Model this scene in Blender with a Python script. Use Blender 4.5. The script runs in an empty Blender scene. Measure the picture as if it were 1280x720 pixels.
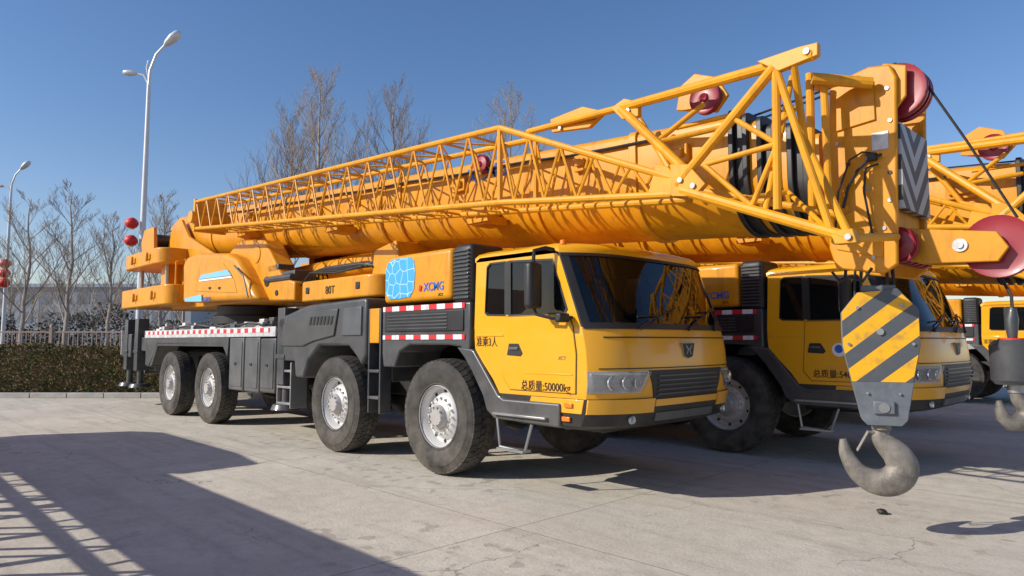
import bpy, bmesh, math, random
from math import sin, cos, pi, atan2, sqrt
from mathutils import Vector, Matrix
from mathutils.geometry import tessellate_polygon
R = math.radians
SC = bpy.context.scene
C = SC.collection
random.seed(7)

# ---------- calibrated camera and the crane's own frame ----------
FP = 860.0; PT = math.atan(67/FP); CH = 1.52
ANG = R(-45.7); FX, FY = cos(ANG), sin(ANG); P0 = (-0.88, 7.97)
CU = -P0[0]*FX - P0[1]*FY; CV = P0[0]*FY - P0[1]*FX

def ray(px, py):
    a = (px-640)/FP; b = -(py-360)/FP
    x = a; y = cos(PT)-b*sin(PT); z = sin(PT)+b*cos(PT)
    return x*FX+y*FY, -x*FY+y*FX, z
def S(px, py, v):                      # point of the crane's lengthwise plane v
    du, dv, dz = ray(px, py); t = (v-CV)/dv
    return (CU+t*du, CH+t*dz)
def S3(px, py, v):
    u, z = S(px, py, v); return Vector((u, v, z))
def loc2w(u, v): return (P0[0]+u*FX-v*FY, P0[1]+u*FY+v*FX)

# ---------- mesh builder ----------
class MB:
    def __init__(s): s.v = []; s.f = []
    def add(s, vs, fs):
        n = len(s.v); s.v += [tuple(p) for p in vs]; s.f += [tuple(i+n for i in f) for f in fs]; return s
    def box(s, x0, x1, y0, y1, z0, z1):
        vs = [(x, y, z) for z in (z0, z1) for y in (y0, y1) for x in (x0, x1)]
        return s.add(vs, [(0,2,3,1),(4,5,7,6),(0,1,5,4),(2,6,7,3),(0,4,6,2),(1,3,7,5)])
    def tube(s, pts, rs, n=8, cap=True):
        pts = [Vector(p) for p in pts]
        if not isinstance(rs, (list, tuple)): rs = [rs]*len(pts)
        vs = []; fs = []; up = None
        for i, p in enumerate(pts):
            d = (pts[min(i+1, len(pts)-1)]-pts[max(i-1, 0)])
            if d.length < 1e-9: d = Vector((0,0,1))
            d.normalize()
            if up is None:
                up = Vector((0,0,1)) if abs(d.z) < .9 else Vector((1,0,0))
            a = d.cross(up)
            if a.length < 1e-4: a = d.cross(Vector((1,.3,.2)))
            a.normalize(); b = a.cross(d); up = b
            for k in range(n):
                t = 2*pi*k/n
                vs.append(p+rs[i]*(cos(t)*a+sin(t)*b))
        for i in range(len(pts)-1):
            for k in range(n):
                fs.append((i*n+k, i*n+(k+1)%n, (i+1)*n+(k+1)%n, (i+1)*n+k))
        if cap:
            fs.append(tuple(range(n))[::-1]); fs.append(tuple((len(pts)-1)*n+k for k in range(n)))
        return s.add(vs, fs)
    def prism(s, outer, y0, y1, holes=(), m=None):
        rings = [list(outer)]+[list(h) for h in holes]
        flat = [p for r in rings for p in r]
        tris = tessellate_polygon([[Vector((p[0], p[1], 0)) for p in r] for r in rings])
        n = len(flat)
        vs = [(p[0], y0, p[1]) for p in flat]+[(p[0], y1, p[1]) for p in flat]
        fs = []
        if len(rings) == 1 :
            fs.append(tuple(range(n))); fs.append(tuple(range(n, 2*n))[::-1])
        else:
            for t in tris: fs.append(tuple(t)); fs.append(tuple(i+n for i in t)[::-1])
        o = 0
        for r in rings:
            k = len(r)
            for i in range(k):
                j = (i+1) % k; fs.append((o+i, o+j, o+j+n, o+i+n))
            o += k
        if m is not None: vs = [m @ Vector(p) for p in vs]
        return s.add(vs, fs)
    def plan(s, outer, z0, z1):
        n = len(outer)
        vs = [(p[0], p[1], z0) for p in outer]+[(p[0], p[1], z1) for p in outer]
        return s.add(vs, [tuple(range(n)), tuple(range(n, 2*n))]+[(i, (i+1) % n, (i+1) % n+n, i+n) for i in range(n)])
    def lathe(s, c, prof, n=32, ax='y', closed=True):
        vs = []; fs = []; m = len(prof)
        for k in range(n):
            t = 2*pi*k/n
            for r, a in prof:
                if ax == 'y': vs.append((c[0]+r*cos(t), c[1]+a, c[2]+r*sin(t)))
                elif ax == 'z': vs.append((c[0]+r*cos(t), c[1]+r*sin(t), c[2]+a))
                else: vs.append((c[0]+a, c[1]+r*cos(t), c[2]+r*sin(t)))
        for k in range(n):
            k2 = (k+1) % n
            for i in range(m-1): fs.append((k*m+i, k2*m+i, k2*m+i+1, k*m+i+1))
            if closed: fs.append((k*m+m-1, k2*m+m-1, k2*m, k*m))
        return s.add(vs, fs)
    def disc(s, c, r, h0, h1, n=24, ax='y'):
        return s.lathe(c, [(0.0001, h0), (r, h0), (r, h1), (0.0001, h1)], n, ax, False)
    def loft(s, rings, cap=True):
        n = len(rings[0]); vs = [p for r in rings for p in r]; fs = []
        for i in range(len(rings)-1):
            for k in range(n): fs.append((i*n+k, i*n+(k+1) % n, (i+1)*n+(k+1) % n, (i+1)*n+k))
        if cap: fs.append(tuple(range(n))[::-1]); fs.append(tuple((len(rings)-1)*n+k for k in range(n)))
        return s.add(vs, fs)
    def grid(s, rows):
        n = len(rows[0]); vs = [p for r in rows for p in r]
        return s.add(vs, [(i*n+k, i*n+k+1, (i+1)*n+k+1, (i+1)*n+k) for i in range(len(rows)-1) for k in range(n-1)])
    def build(s, name, mat, parent=None, bev=0, smooth=True, fix=True, seg=2, ang=35):
        me = bpy.data.meshes.new(name); me.from_pydata(s.v, [], s.f); me.update()
        if fix:
            b = bmesh.new(); b.from_mesh(me); bmesh.ops.recalc_face_normals(b, faces=b.faces); b.to_mesh(me); b.free()
        o = bpy.data.objects.new(name, me); C.objects.link(o); me.materials.append(mat)
        if smooth:
            me.polygons.foreach_set('use_smooth', [True]*len(me.polygons)); me.set_sharp_from_angle(angle=R(ang))
        if bev:
            m = o.modifiers.new('bevel', 'BEVEL'); m.width = bev; m.segments = seg; m.limit_method = 'ANGLE'; m.angle_limit = R(40)
        if parent: o.parent = parent
        return o

def empty(name, loc, rz, label, cat, group=None):
    o = bpy.data.objects.new(name, None); C.objects.link(o); o.location = loc; o.rotation_euler = (0, 0, rz)
    o['label'] = label; o['category'] = cat
    if group: o['group'] = group
    return o
def tag(o, label, cat, group=None):
    o['label'] = label; o['category'] = cat
    if group: o['group'] = group
    return o
def copy_tree(o, parent=None, skip=()):
    c = o.copy(); C.objects.link(c); c.parent = parent
    for ch in list(o.children):
        if ch.name.split('.')[0] not in skip: copy_tree(ch, c, skip)
    return c

# ---------- materials ----------
def nodes(name):
    m = bpy.data.materials.new(name); m.use_nodes = True; nt = m.node_tree
    return m, nt, nt.nodes['Principled BSDF']
def N(nt, t, **k):
    n = nt.nodes.new(t)
    for a, b in k.items(): setattr(n, a, b)
    return n
def mathn(nt, op, a, b=None, clamp=False):
    n = N(nt, 'ShaderNodeMath', operation=op, use_clamp=clamp)
    for i, x in enumerate((a, b)):
        if x is None: continue
        if isinstance(x, (int, float)): n.inputs[i].default_value = x
        else: nt.links.new(x, n.inputs[i])
    return n.outputs[0]
def mixc(nt, f, a, b):
    n = N(nt, 'ShaderNodeMix', data_type='RGBA')
    for s, x in ((n.inputs[0], f), (n.inputs[6], a), (n.inputs[7], b)):
        if isinstance(x, (int, float)): s.default_value = x
        elif isinstance(x, tuple): s.default_value = (*x, 1)
        else: nt.links.new(x, s)
    return n.outputs[2]
def pbr(name, col, rough=.5, metal=0, coat=0, var=.12, scale=3, dust=0, bump=0, grime=0, spec=.5):
    m, nt, b = nodes(name)
    geo = N(nt, 'ShaderNodeNewGeometry')
    no = N(nt, 'ShaderNodeTexNoise'); no.inputs['Scale'].default_value = scale; no.inputs['Detail'].default_value = 7; no.inputs['Roughness'].default_value = .65
    nt.links.new(geo.outputs['Position'], no.inputs['Vector'])
    mr = N(nt, 'ShaderNodeMapRange'); mr.inputs[1].default_value = .3; mr.inputs[2].default_value = .7
    mr.inputs[3].default_value = 0; mr.inputs[4].default_value = 1; nt.links.new(no.outputs[0], mr.inputs[0])
    c = mixc(nt, mr.outputs[0], tuple(x*(1-var) for x in col), tuple(min(1, x*(1+var)) for x in col))
    if grime:
        g = N(nt, 'ShaderNodeTexNoise'); g.inputs['Scale'].default_value = 9; g.inputs['Detail'].default_value = 9; g.inputs['Roughness'].default_value = .75
        mp = N(nt, 'ShaderNodeMapping'); mp.inputs['Scale'].default_value = (1, 1, .25)
        nt.links.new(geo.outputs['Position'], mp.inputs[0]); nt.links.new(mp.outputs[0], g.inputs['Vector'])
        f = N(nt, 'ShaderNodeMapRange'); f.inputs[1].default_value = .52; f.inputs[2].default_value = .75; f.inputs[4].default_value = grime
        nt.links.new(g.outputs[0], f.inputs[0]); c = mixc(nt, f.outputs[0], c, tuple(x*.35+.01 for x in col))
    if dust:
        sp = N(nt, 'ShaderNodeSeparateXYZ'); nt.links.new(geo.outputs['Position'], sp.inputs[0])
        zr = N(nt, 'ShaderNodeMapRange'); zr.inputs[1].default_value = 1.7; zr.inputs[2].default_value = .2; zr.inputs[3].default_value = .15; zr.inputs[4].default_value = 1
        nt.links.new(sp.outputs[2], zr.inputs[0])
        f = mathn(nt, 'MULTIPLY', mathn(nt, 'MULTIPLY', zr.outputs[0], mr.outputs[0]), dust, True)
        c = mixc(nt, f, c, (.30, .26, .21))
    nt.links.new(c, b.inputs['Base Color'])
    rr = N(nt, 'ShaderNodeMapRange'); rr.inputs[3].default_value = max(.03, rough-.08); rr.inputs[4].default_value = min(1, rough+.1)
    nt.links.new(no.outputs[0], rr.inputs[0]); nt.links.new(rr.outputs[0], b.inputs['Roughness'])
    b.inputs['Metallic'].default_value = metal; b.inputs['Coat Weight'].default_value = coat; b.inputs['Coat Roughness'].default_value = .08
    b.inputs['Specular IOR Level'].default_value = spec
    if bump:
        bp = N(nt, 'ShaderNodeBump'); bp.inputs['Strength'].default_value = bump; bp.inputs['Distance'].default_value = .01
        n2 = N(nt, 'ShaderNodeTexNoise'); n2.inputs['Scale'].default_value = scale*12; nt.links.new(geo.outputs['Position'], n2.inputs['Vector'])
        nt.links.new(n2.outputs[0], bp.inputs['Height']); nt.links.new(bp.outputs[0], b.inputs['Normal'])
    return m
M = {}
M['cab'] = pbr('cab_paint', (.80, .375, .006), .3, coat=.5, var=.04, dust=.2, spec=.4)
M['yel'] = pbr('crane_paint', (.66, .272, .006), .42, coat=.12, var=.13, grime=.65, spec=.35)
M['tub'] = pbr('jib_paint', (.70, .305, .009), .45, coat=.1, var=.14, grime=.6, spec=.35)
M['dark'] = pbr('dark_grey_paint', (.040, .045, .052), .42, coat=.2, var=.2, dust=.35)
M['grey'] = pbr('grey_paint', (.075, .082, .09), .45, var=.15, dust=.35)
M['blk'] = pbr('black_plastic', (.012, .012, .013), .5, var=.2, dust=.12)
M['rub'] = pbr('tyre_rubber', (.022, .021, .020), .8, var=.3, scale=6, dust=.34, bump=.2)
M['rim'] = pbr('wheel_silver', (.62, .62, .62), .42, metal=.2, var=.12, dust=.35)
M['hub'] = pbr('hub_metal', (.48, .47, .46), .45, metal=.35, var=.25, dust=.4)
M['stl'] = pbr('bare_steel', (.35, .35, .35), .4, metal=.7, var=.2)
M['hookm'] = pbr('worn_hook_steel', (.21, .19, .165), .58, metal=.3, var=.5, scale=7, bump=.28, grime=.6)
M['hgrey'] = pbr('hook_grey_paint', (.12, .135, .155), .5, var=.25, scale=8, bump=.1)
M['deck'] = pbr('deck_plate', (.5, .5, .5), .5, metal=.2, var=.35, scale=8)
M['red'] = pbr('sheave_red', (.28, .016, .030), .4, coat=.2, var=.15, grime=.5)
M['lred'] = pbr('lantern_red', (.62, .02, .015), .5, var=.1)
M['gold'] = pbr('lantern_gold', (.7, .42, .05), .4, var=.1)
M['rope'] = pbr('wire_rope', (.03, .028, .026), .6, metal=.3, var=.3, scale=30)
M['amb'] = pbr('amber_lens', (.85, .2, .01), .2, coat=.5, var=.05)
M['blue'] = pbr('blue_ink', (.02, .13, .55), .35, var=.03)
M['lblue'] = pbr('light_blue_stripe', (.2, .52, .78), .35, var=.03)
M['ink'] = pbr('black_ink', (.012, .011, .01), .4, var=.03)
M['white'] = pbr('white_paint', (.78, .78, .76), .4, var=.05)
M['pole'] = pbr('pole_paint', (.6, .62, .65), .4, metal=.1, var=.05)
M['bark'] = pbr('grey_bark', (.36, .31, .27), .9, var=.3, scale=2, spec=.1)
M['bark2'] = pbr('twig_bark', (.33, .265, .21), .9, var=.3, scale=2, spec=.1)
M['fence'] = pbr('fence_paint', (.34, .25, .20), .6, var=.2)
M['kerb'] = pbr('kerb_stone', (.4, .38, .35), .8, var=.2, bump=.3)
M['soil'] = pbr('dry_soil', (.13, .10, .07), .95, var=.4, scale=1, bump=.5)
M['bwall'] = pbr('building_wall', (.24, .27, .31), .8, var=.1, scale=.3)
M['bwin'] = pbr('building_glass', (.12, .15, .19), .6, var=.2)
M['droof'] = pbr('roof_metal', (.25, .3, .36), .5, var=.1)
M['inter'] = pbr('cab_trim', (.05, .048, .045), .7, var=.2)
M['hlh'] = pbr('headlight_bowl', (.42, .43, .44), .2, metal=.6, var=.2, scale=14)
M['redl'] = pbr('red_jib_paint', (.55, .03, .04), .4, var=.1)
M['rink'] = pbr('red_ink', (.6, .03, .02), .4, var=.03)

def glass(name, tint, refl=.9, opac=.5, base=(.01, .012, .014)):
    m, nt, b = nodes(name)
    nt.nodes.remove(b)
    out = nt.nodes['Material Output']
    tr = N(nt, 'ShaderNodeBsdfTransparent'); tr.inputs[0].default_value = (*tint, 1)
    df = N(nt, 'ShaderNodeBsdfDiffuse'); df.inputs[0].default_value = (*base, 1)
    gl = N(nt, 'ShaderNodeBsdfGlossy'); gl.inputs['Roughness'].default_value = .02; gl.inputs[0].default_value = (refl, refl, refl, 1)
    fr = N(nt, 'ShaderNodeFresnel'); fr.inputs[0].default_value = 1.5
    mx = N(nt, 'ShaderNodeMixShader'); mx.inputs[0].default_value = opac
    nt.links.new(tr.outputs[0], mx.inputs[1]); nt.links.new(df.outputs[0], mx.inputs[2])
    m2 = N(nt, 'ShaderNodeMixShader'); nt.links.new(fr.outputs[0], m2.inputs[0])
    nt.links.new(mx.outputs[0], m2.inputs[1]); nt.links.new(gl.outputs[0], m2.inputs[2])
    nt.links.new(m2.outputs[0], out.inputs[0])
    return m
M['glass'] = glass('windscreen_glass', (.75, .8, .8), opac=.15)
M['sglass'] = glass('tinted_glass', (.35, .38, .4), opac=.6)
M['lens'] = glass('lamp_lens', (.95, .95, .95), opac=.12, base=(.7, .7, .7))
M['chrome'] = pbr('lamp_reflector', (.85, .85, .86), .12, metal=.9, var=.05)

def stripes(name, ca, cb, ax, az, period, duty=.5, ay=0, rough=.4, wear=.55):
    m, nt, b = nodes(name)
    tc = N(nt, 'ShaderNodeTexCoord'); sp = N(nt, 'ShaderNodeSeparateXYZ'); nt.links.new(tc.outputs['Object'], sp.inputs[0])
    s1 = mathn(nt, 'ADD', mathn(nt, 'MULTIPLY', sp.outputs[0], ax), mathn(nt, 'MULTIPLY', sp.outputs[2], az))
    s1 = mathn(nt, 'ADD', s1, mathn(nt, 'MULTIPLY', sp.outputs[1], ay))
    fr = mathn(nt, 'FRACT', mathn(nt, 'DIVIDE', mathn(nt, 'ADD', s1, 100*period), period))
    f = mathn(nt, 'GREATER_THAN', fr, duty)
    no = N(nt, 'ShaderNodeTexNoise'); no.inputs['Scale'].default_value = 14; no.inputs['Detail'].default_value = 8
    nt.links.new(tc.outputs['Object'], no.inputs['Vector'])
    c = mixc(nt, f, ca, cb)
    g = N(nt, 'ShaderNodeMapRange'); g.inputs[1].default_value = .5; g.inputs[2].default_value = .75; g.inputs[4].default_value = wear; nt.links.new(no.outputs[0], g.inputs[0])
    c = mixc(nt, g.outputs[0], c, (.12, .1, .08))
    nt.links.new(c, b.inputs['Base Color']); b.inputs['Roughness'].default_value = rough
    return m
M['tape'] = stripes('reflective_tape', (.75, .75, .75), (.6, .02, .03), 1, 0, .30, .5)
M['haz'] = stripes('hazard_stripes', (.80, .40, .008), (.07, .08, .095), -.8, 1, .27, .5, wear=.5)
def chevm():
    m, nt, b = nodes('chevrons')
    tc = N(nt, 'ShaderNodeTexCoord'); sp = N(nt, 'ShaderNodeSeparateXYZ'); nt.links.new(tc.outputs['Object'], sp.inputs[0])
    d = mathn(nt, 'ABSOLUTE', mathn(nt, 'SUBTRACT', sp.outputs[1], 1.2))
    fr = mathn(nt, 'FRACT', mathn(nt, 'DIVIDE', mathn(nt, 'SUBTRACT', sp.outputs[2], d), .24))
    nt.links.new(mixc(nt, mathn(nt, 'GREATER_THAN', fr, .5), (.38, .38, .38), (.03, .03, .035)), b.inputs['Base Color'])
    return m
M['chev'] = chevm()
def hexm():
    m, nt, b = nodes('cell_pattern')
    tc = N(nt, 'ShaderNodeTexCoord')
    vo = N(nt, 'ShaderNodeTexVoronoi', feature='DISTANCE_TO_EDGE'); vo.inputs['Scale'].default_value = 7.0; vo.inputs['Randomness'].default_value = .6
    nt.links.new(tc.outputs['Object'], vo.inputs['Vector'])
    f = mathn(nt, 'LESS_THAN', vo.outputs[0], .035)
    nt.links.new(mixc(nt, f, (.055, .36, .66), (.40, .62, .72)), b.inputs['Base Color']); b.inputs['Roughness'].default_value = .35
    return m
M['hex'] = hexm()

def ground_mat():
    m, nt, b = nodes('concrete')
    geo = N(nt, 'ShaderNodeNewGeometry')
    mp = N(nt, 'ShaderNodeMapping', vector_type='TEXTURE'); mp.inputs['Rotation'].default_value = (0, 0, ANG); mp.inputs['Location'].default_value = (P0[0]+.9, P0[1]-2.2, 0)
    nt.links.new(geo.outputs['Position'], mp.inputs[0])
    sp = N(nt, 'ShaderNodeSeparateXYZ'); nt.links.new(mp.outputs[0], sp.inputs[0])
    wob = N(nt, 'ShaderNodeTexNoise'); wob.inputs['Scale'].default_value = 2.2; wob.inputs['Detail'].default_value = 5; nt.links.new(geo.outputs['Position'], wob.inputs['Vector'])
    wv = mathn(nt, 'MULTIPLY', mathn(nt, 'SUBTRACT', wob.outputs[0], .5), .03)
    def joint(o, per):
        x = mathn(nt, 'DIVIDE', mathn(nt, 'ADD', o, wv), per)
        d = mathn(nt, 'MULTIPLY', mathn(nt, 'ABSOLUTE', mathn(nt, 'SUBTRACT', mathn(nt, 'FRACT', x), .5)), per)
        dd = mathn(nt, 'SUBTRACT', per/2, d)
        return mathn(nt, 'LESS_THAN', dd, .006), mathn(nt, 'FLOOR', x), dd
    j1, f1, d1 = joint(sp.outputs[0], 5.0); j2, f2, d2 = joint(sp.outputs[1], 4.0)
    j = mathn(nt, 'MAXIMUM', j1, j2)
    cb = N(nt, 'ShaderNodeCombineXYZ'); nt.links.new(f1, cb.inputs[0]); nt.links.new(f2, cb.inputs[1])
    wn = N(nt, 'ShaderNodeTexWhiteNoise'); nt.links.new(cb.outputs[0], wn.inputs['Vector'])
    def noise(s, d=8, r=.6, sc=(1, 1, 1)):
        n = N(nt, 'ShaderNodeTexNoise'); n.inputs['Scale'].default_value = s; n.inputs['Detail'].default_value = d; n.inputs['Roughness'].default_value = r
        q = N(nt, 'ShaderNodeMapping'); q.inputs['Scale'].default_value = sc; nt.links.new(mp.outputs[0], q.inputs[0]); nt.links.new(q.outputs[0], n.inputs['Vector']); return n.outputs[0]
    def rng(x, a, b_, c=0, d=1):
        r = N(nt, 'ShaderNodeMapRange'); r.inputs[1].default_value = a; r.inputs[2].default_value = b_; r.inputs[3].default_value = c; r.inputs[4].default_value = d
        nt.links.new(x, r.inputs[0]); return r.outputs[0]
    c = mixc(nt, rng(noise(.6), .3, .7), (.50, .455, .375), (.65, .60, .505))
    c = mixc(nt, rng(wn.outputs[0], 0, 1, 0, .3), c, (.40, .365, .305))
    c = mixc(nt, rng(noise(6, 10, .75), .45, .8, 0, .6), c, (.31, .28, .23))
    c = mixc(nt, rng(noise(1.4, 6, .6, (.25, 3, 1)), .50, .78, 0, .6), c, (.29, .26, .22))       # drawn-out tyre marks
    c = mixc(nt, rng(noise(40, 4, .7), .5, .8, 0, .4), c, (.72, .67, .58))
    c = mixc(nt, rng(noise(1.1, 9, .7), .55, .7, 0, .35), c, (.26, .235, .195))
    bl = mathn(nt, 'MULTIPLY', rng(noise(5.5, 2, .4), .60, .64), rng(noise(.35, 2, .5), .5, .56))
    c = mixc(nt, mathn(nt, 'MULTIPLY', bl, .35), c, (.2, .18, .15))
    vo = N(nt, 'ShaderNodeTexVoronoi', feature='DISTANCE_TO_EDGE'); vo.inputs['Scale'].default_value = .33
    wq = N(nt, 'ShaderNodeVectorMath', operation='ADD'); wv2 = N(nt, 'ShaderNodeVectorMath', operation='SCALE'); wv2.inputs['Scale'].default_value = .35
    wn2 = N(nt, 'ShaderNodeTexNoise'); wn2.inputs['Scale'].default_value = 3; wn2.inputs['Detail'].default_value = 6; nt.links.new(mp.outputs[0], wn2.inputs['Vector'])
    nt.links.new(wn2.outputs['Color'], wv2.inputs[0]); nt.links.new(mp.outputs[0], wq.inputs[0]); nt.links.new(wv2.outputs[0], wq.inputs[1]); nt.links.new(wq.outputs[0], vo.inputs['Vector'])
    cr = mathn(nt, 'MULTIPLY', mathn(nt, 'LESS_THAN', vo.outputs[0], .0018), rng(noise(.5, 2), .5, .52))
    c = mixc(nt, mathn(nt, 'MULTIPLY', cr, .5), c, (.12, .11, .1))
    c = mixc(nt, mathn(nt, 'MULTIPLY', j, .65), c, (.12, .11, .1))
    nt.links.new(c, b.inputs['Base Color'])
    nt.links.new(rng(bl, 0, 1, .9, .55), b.inputs['Roughness']); b.inputs['Specular IOR Level'].default_value = .25
    bp = N(nt, 'ShaderNodeBump'); bp.inputs['Strength'].default_value = .4; bp.inputs['Distance'].default_value = .02
    h = mathn(nt, 'SUBTRACT', mathn(nt, 'ADD', noise(30, 8, .7), mathn(nt, 'MULTIPLY', noise(3), .8)), j)
    nt.links.new(h, bp.inputs['Height']); nt.links.new(bp.outputs[0], b.inputs['Normal'])
    return m
M['ground'] = ground_mat()

# ---------- text ----------
def text(body, name, mat, parent, size, u, v, z, rz=0, rx=90, ext=.002, shear=0, align='LEFT', sx=1, bold=0):
    cu = bpy.data.curves.new(name, 'FONT'); cu.body = body; cu.size = size; cu.extrude = ext; cu.align_x = align; cu.shear = shear; cu.offset = bold
    t = bpy.data.objects.new(name, cu); C.objects.link(t)
    bpy.context.view_layer.update()
    me = bpy.data.meshes.new_from_object(t.evaluated_get(bpy.context.evaluated_depsgraph_get()))
    me.name = name; bpy.data.objects.remove(t)
    mt = Matrix.Translation((u, v, z)) @ Matrix.Rotation(rz, 4, 'Z') @ Matrix.Rotation(R(rx), 4, 'X') @ Matrix.Diagonal((sx, 1, 1, 1))
    me.transform(mt); me.materials.clear(); me.materials.append(mat)
    o = bpy.data.objects.new(name, me); C.objects.link(o); o.parent = parent
    return o

# =====================================================================
# THE CRANE  (local x = towards its front, y = towards its far side)
# =====================================================================
W = 2.6
AX = [0.0, -2.3, -6.9, -8.97]
RW = .662
crane = empty('truck_crane', (P0[0], P0[1], 0), ANG, 'nearest yellow four-axle truck crane, whole side and windscreen visible, 50000kg written on its door', 'crane')

m = MB(); m.box(-12.3, 1.9, .75, .98, .78, 1.3); m.box(-12.3, 1.9, 1.62, 1.85, .78, 1.3)
for u in (-12.2, -10.2, -7.9, -5.4, -3.6, -1.2, 1.1): m.box(u-.12, u+.12, .98, 1.62, .85, 1.22)
m.box(-5.8, -3.2, .98, 1.62, .7, 1.4)
m.build('chassis_frame', M['blk'], crane, .01)
def axle(u):
    m = MB(); m.tube([(u, .25, RW), (u, 2.35, RW)], .09, 10); m.lathe((u, 1.3, RW), [(.05, -.3), (.2, -.2), (.27, 0), (.2, .2), (.05, .3)], 16)
    for s in (.55, 2.05): m.box(u-.45, u+.45, s-.05, s+.05, RW+.08, RW+.2); m.tube([(u+.1, s, RW), (u+.3, s, 1.2)], .05, 8)
    m.build('axle', M['blk'], crane)
for u in AX: axle(u)

# wheels
def make_wheel():
    hub = MB()
    hub.lathe((0, 0, 0), [(.0001, .0), (.10, .0), (.12, .02), (.135, .06), (.175, .075), (.18, .2), (.0001, .2)], 24, 'y', False)
    for k in range(10):
        t = 2*pi*k/10; hub.lathe((.105*cos(t), -.005, .105*sin(t)), [(.0001, -.012), (.012, -.012), (.012, .03), (.0001, .03)], 6, 'y', False)
    h = hub.build('wheel', M['hub'])
    ty = MB()
    prof = [(.35, .05), (.37, .024), (.385, .03), (.43, .008), (.50, .0), (.555, .004), (.565, .013), (.60, .018), (.635, .038), (.648, .07), (.652, .19), (.648, .31), (.635, .344), (.585, .372), (.50, .38), (.40, .362), (.35, .33)]
    ty.lathe((0, 0, 0), prof, 72)
    nb = 50
    for k in range(nb):
        for row, (y0, y1, off) in enumerate(((.034, .122, 0), (.128, .187, .5), (.193, .252, 0), (.258, .346, .5))):
            t0 = 2*pi*(k+off)/nb; w = .84*2*pi/nb
            vs = []
            for (y, sk) in ((y0, 0), (y1, .03 if row < 2 else -.03)):
                for r in (.625, .662 if (y != .034 and y != .346) else .644):
                    for tt in (t0-w/2+sk, t0+w/2+sk): vs.append((r*cos(tt), y, r*sin(tt)))
            ty.add(vs, [(0,1,3,2),(4,6,7,5),(0,4,5,1),(2,3,7,6),(0,2,6,4),(1,5,7,3)])
    t = ty.build('tyre', M['rub'], h, fix=True)
    rb = MB()
    rb.lathe((0, 0, 0), [(.352, .03), (.362, .045), (.345, .065), (.325, .09), (.31, .15), (.27, .155), (.24, .11), (.19, .085), (.16, .08), (.16, .1), (.26, .2), (.32, .3), (.352, .3)], 40)
    for k in range(16):
        a = 2*pi*k/16; rb.lathe((.205*cos(a), .08, .205*sin(a)), [(.0001, -.025), (.013, -.02), (.016, .02), (.0001, .02)], 6, 'y', False)
    rb.build('rim', M['rim'], h)
    for k in range(10):
        dh = MB(); a = 2*pi*(k+.5)/10; dh.lathe((.287*cos(a), .15, .287*sin(a)), [(.0001, -.004), (.022, -.004), (.022, .01), (.0001, .01)], 10, 'y', False)
        dh.build('vent_hole', M['blk'], h)
    return h
w0 = make_wheel()
first = True
for i, u in enumerate(AX):
    for side in (0, 1):
        w = w0 if first else copy_tree(w0); first = False
        w.parent = crane; w.rotation_euler = (0, R(17*i+40*side), 0) if side == 0 else (0, R(23*i), pi)
        w.location = (u, 0.0 if side == 0 else W, RW)

# rear outrigger box and jacks
m = MB(); m.box(-12.45, -11.75, .04, 2.56, 1.15, 1.7); m.box(-12.3, -10.5, .1, 2.5, 1.3, 1.62); m.box(-11.6, -10.75, .2, 2.4, .95, 1.35)
m.build('outrigger_box', M['dark'], crane, .02)
def jack(u, v):
    m = MB(); m.box(u-.12, u+.12, v-.12, v+.12, .85, 2.05); m.tube([(u, v, .9), (u, v, .52)], .07, 12); m.tube([(u, v, .55), (u, v, .46)], [.2, .24], 16)
    m.box(u-.15, u+.15, v-.135, v+.02, 1.25, 1.32)
    m.build('outrigger_jack', M['dark'], crane, .01)
for v in (.14, 2.46): jack(-12.1, v); jack(-11.3, v); jack(-3.95, v)
for v in (.02, 2.46):
    m = MB(); m.box(-12.47, -12.45, v, v+.12, 1.2, 1.8); m.build('rear_tape', M['tape'], crane)
m = MB()
for z in (.75, 1.05): m.tube([(-12.5, .2, z), (-12.5, 2.4, z)], .035, 8)
for v in (.6, 2.0): m.box(-12.52, -12.4, v-.04, v+.04, .72, 1.2)
m.build('rear_bumper', M['dark'], crane)

# deck
m = MB(); m.box(-10.6, -4.1, .03, 2.57, 1.66, 1.735); m.box(-10.6, -4.1, .0, .03, 1.60, 1.76); m.box(-10.6, -4.1, 2.57, 2.6, 1.6, 1.76)
m.build('deck', M['deck'], crane, .006)
m = MB(); m.box(-10.55, -4.3, -.006, -.001, 1.67, 1.74); m.build('reflective_strip', M['tape'], crane)
random.seed(3)
for k in range(12):
    m = MB(); u = -10.2+k*.5+random.uniform(-.1, .1); l = random.uniform(.12, .3); h = random.uniform(.03, .13); a = .1+random.random()*.1
    m.box(u-l/2, u+l/2, a, .5+random.random()*.3, 1.737, 1.737+h)
    m.box(u-l/3, u+l/3, a+.05, .35, 1.737+h, 1.737+h*1.5)
    m.build('deck_fitting', M[('white', 'deck', 'grey')[k % 3]], crane, .01)
m = MB()
pts = [(-9.6, .15, 1.78)]
for k in range(1, 24): pts.append((-9.6+k*.22, .15+.06*sin(k*1.3), 1.79+.05*abs(sin(k*.9))))
m.tube(pts, .022, 6); m.build('deck_hose', M['blk'], crane)
def fender(v0, v1):
    m = MB(); m.prism([(-10.55, 1.6), (-10.55, 1.0), (-10.1, 1.0), (-9.75, 1.43), (-6.2, 1.43), (-6.0, 1.25), (-5.95, 1.6)], v0, v1)
    m.prism([(-10.3, 1.0), (-10.25, 1.0), (-9.78, 1.5), (-6.1, 1.5), (-6.1, 1.46), (-9.75, 1.46)], v0, v1+(.42 if v0 < 1 else 0))
    m.build('rear_fender', M['dark'], crane, .008)
fender(.015, .06); fender(2.54, 2.585)
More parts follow.
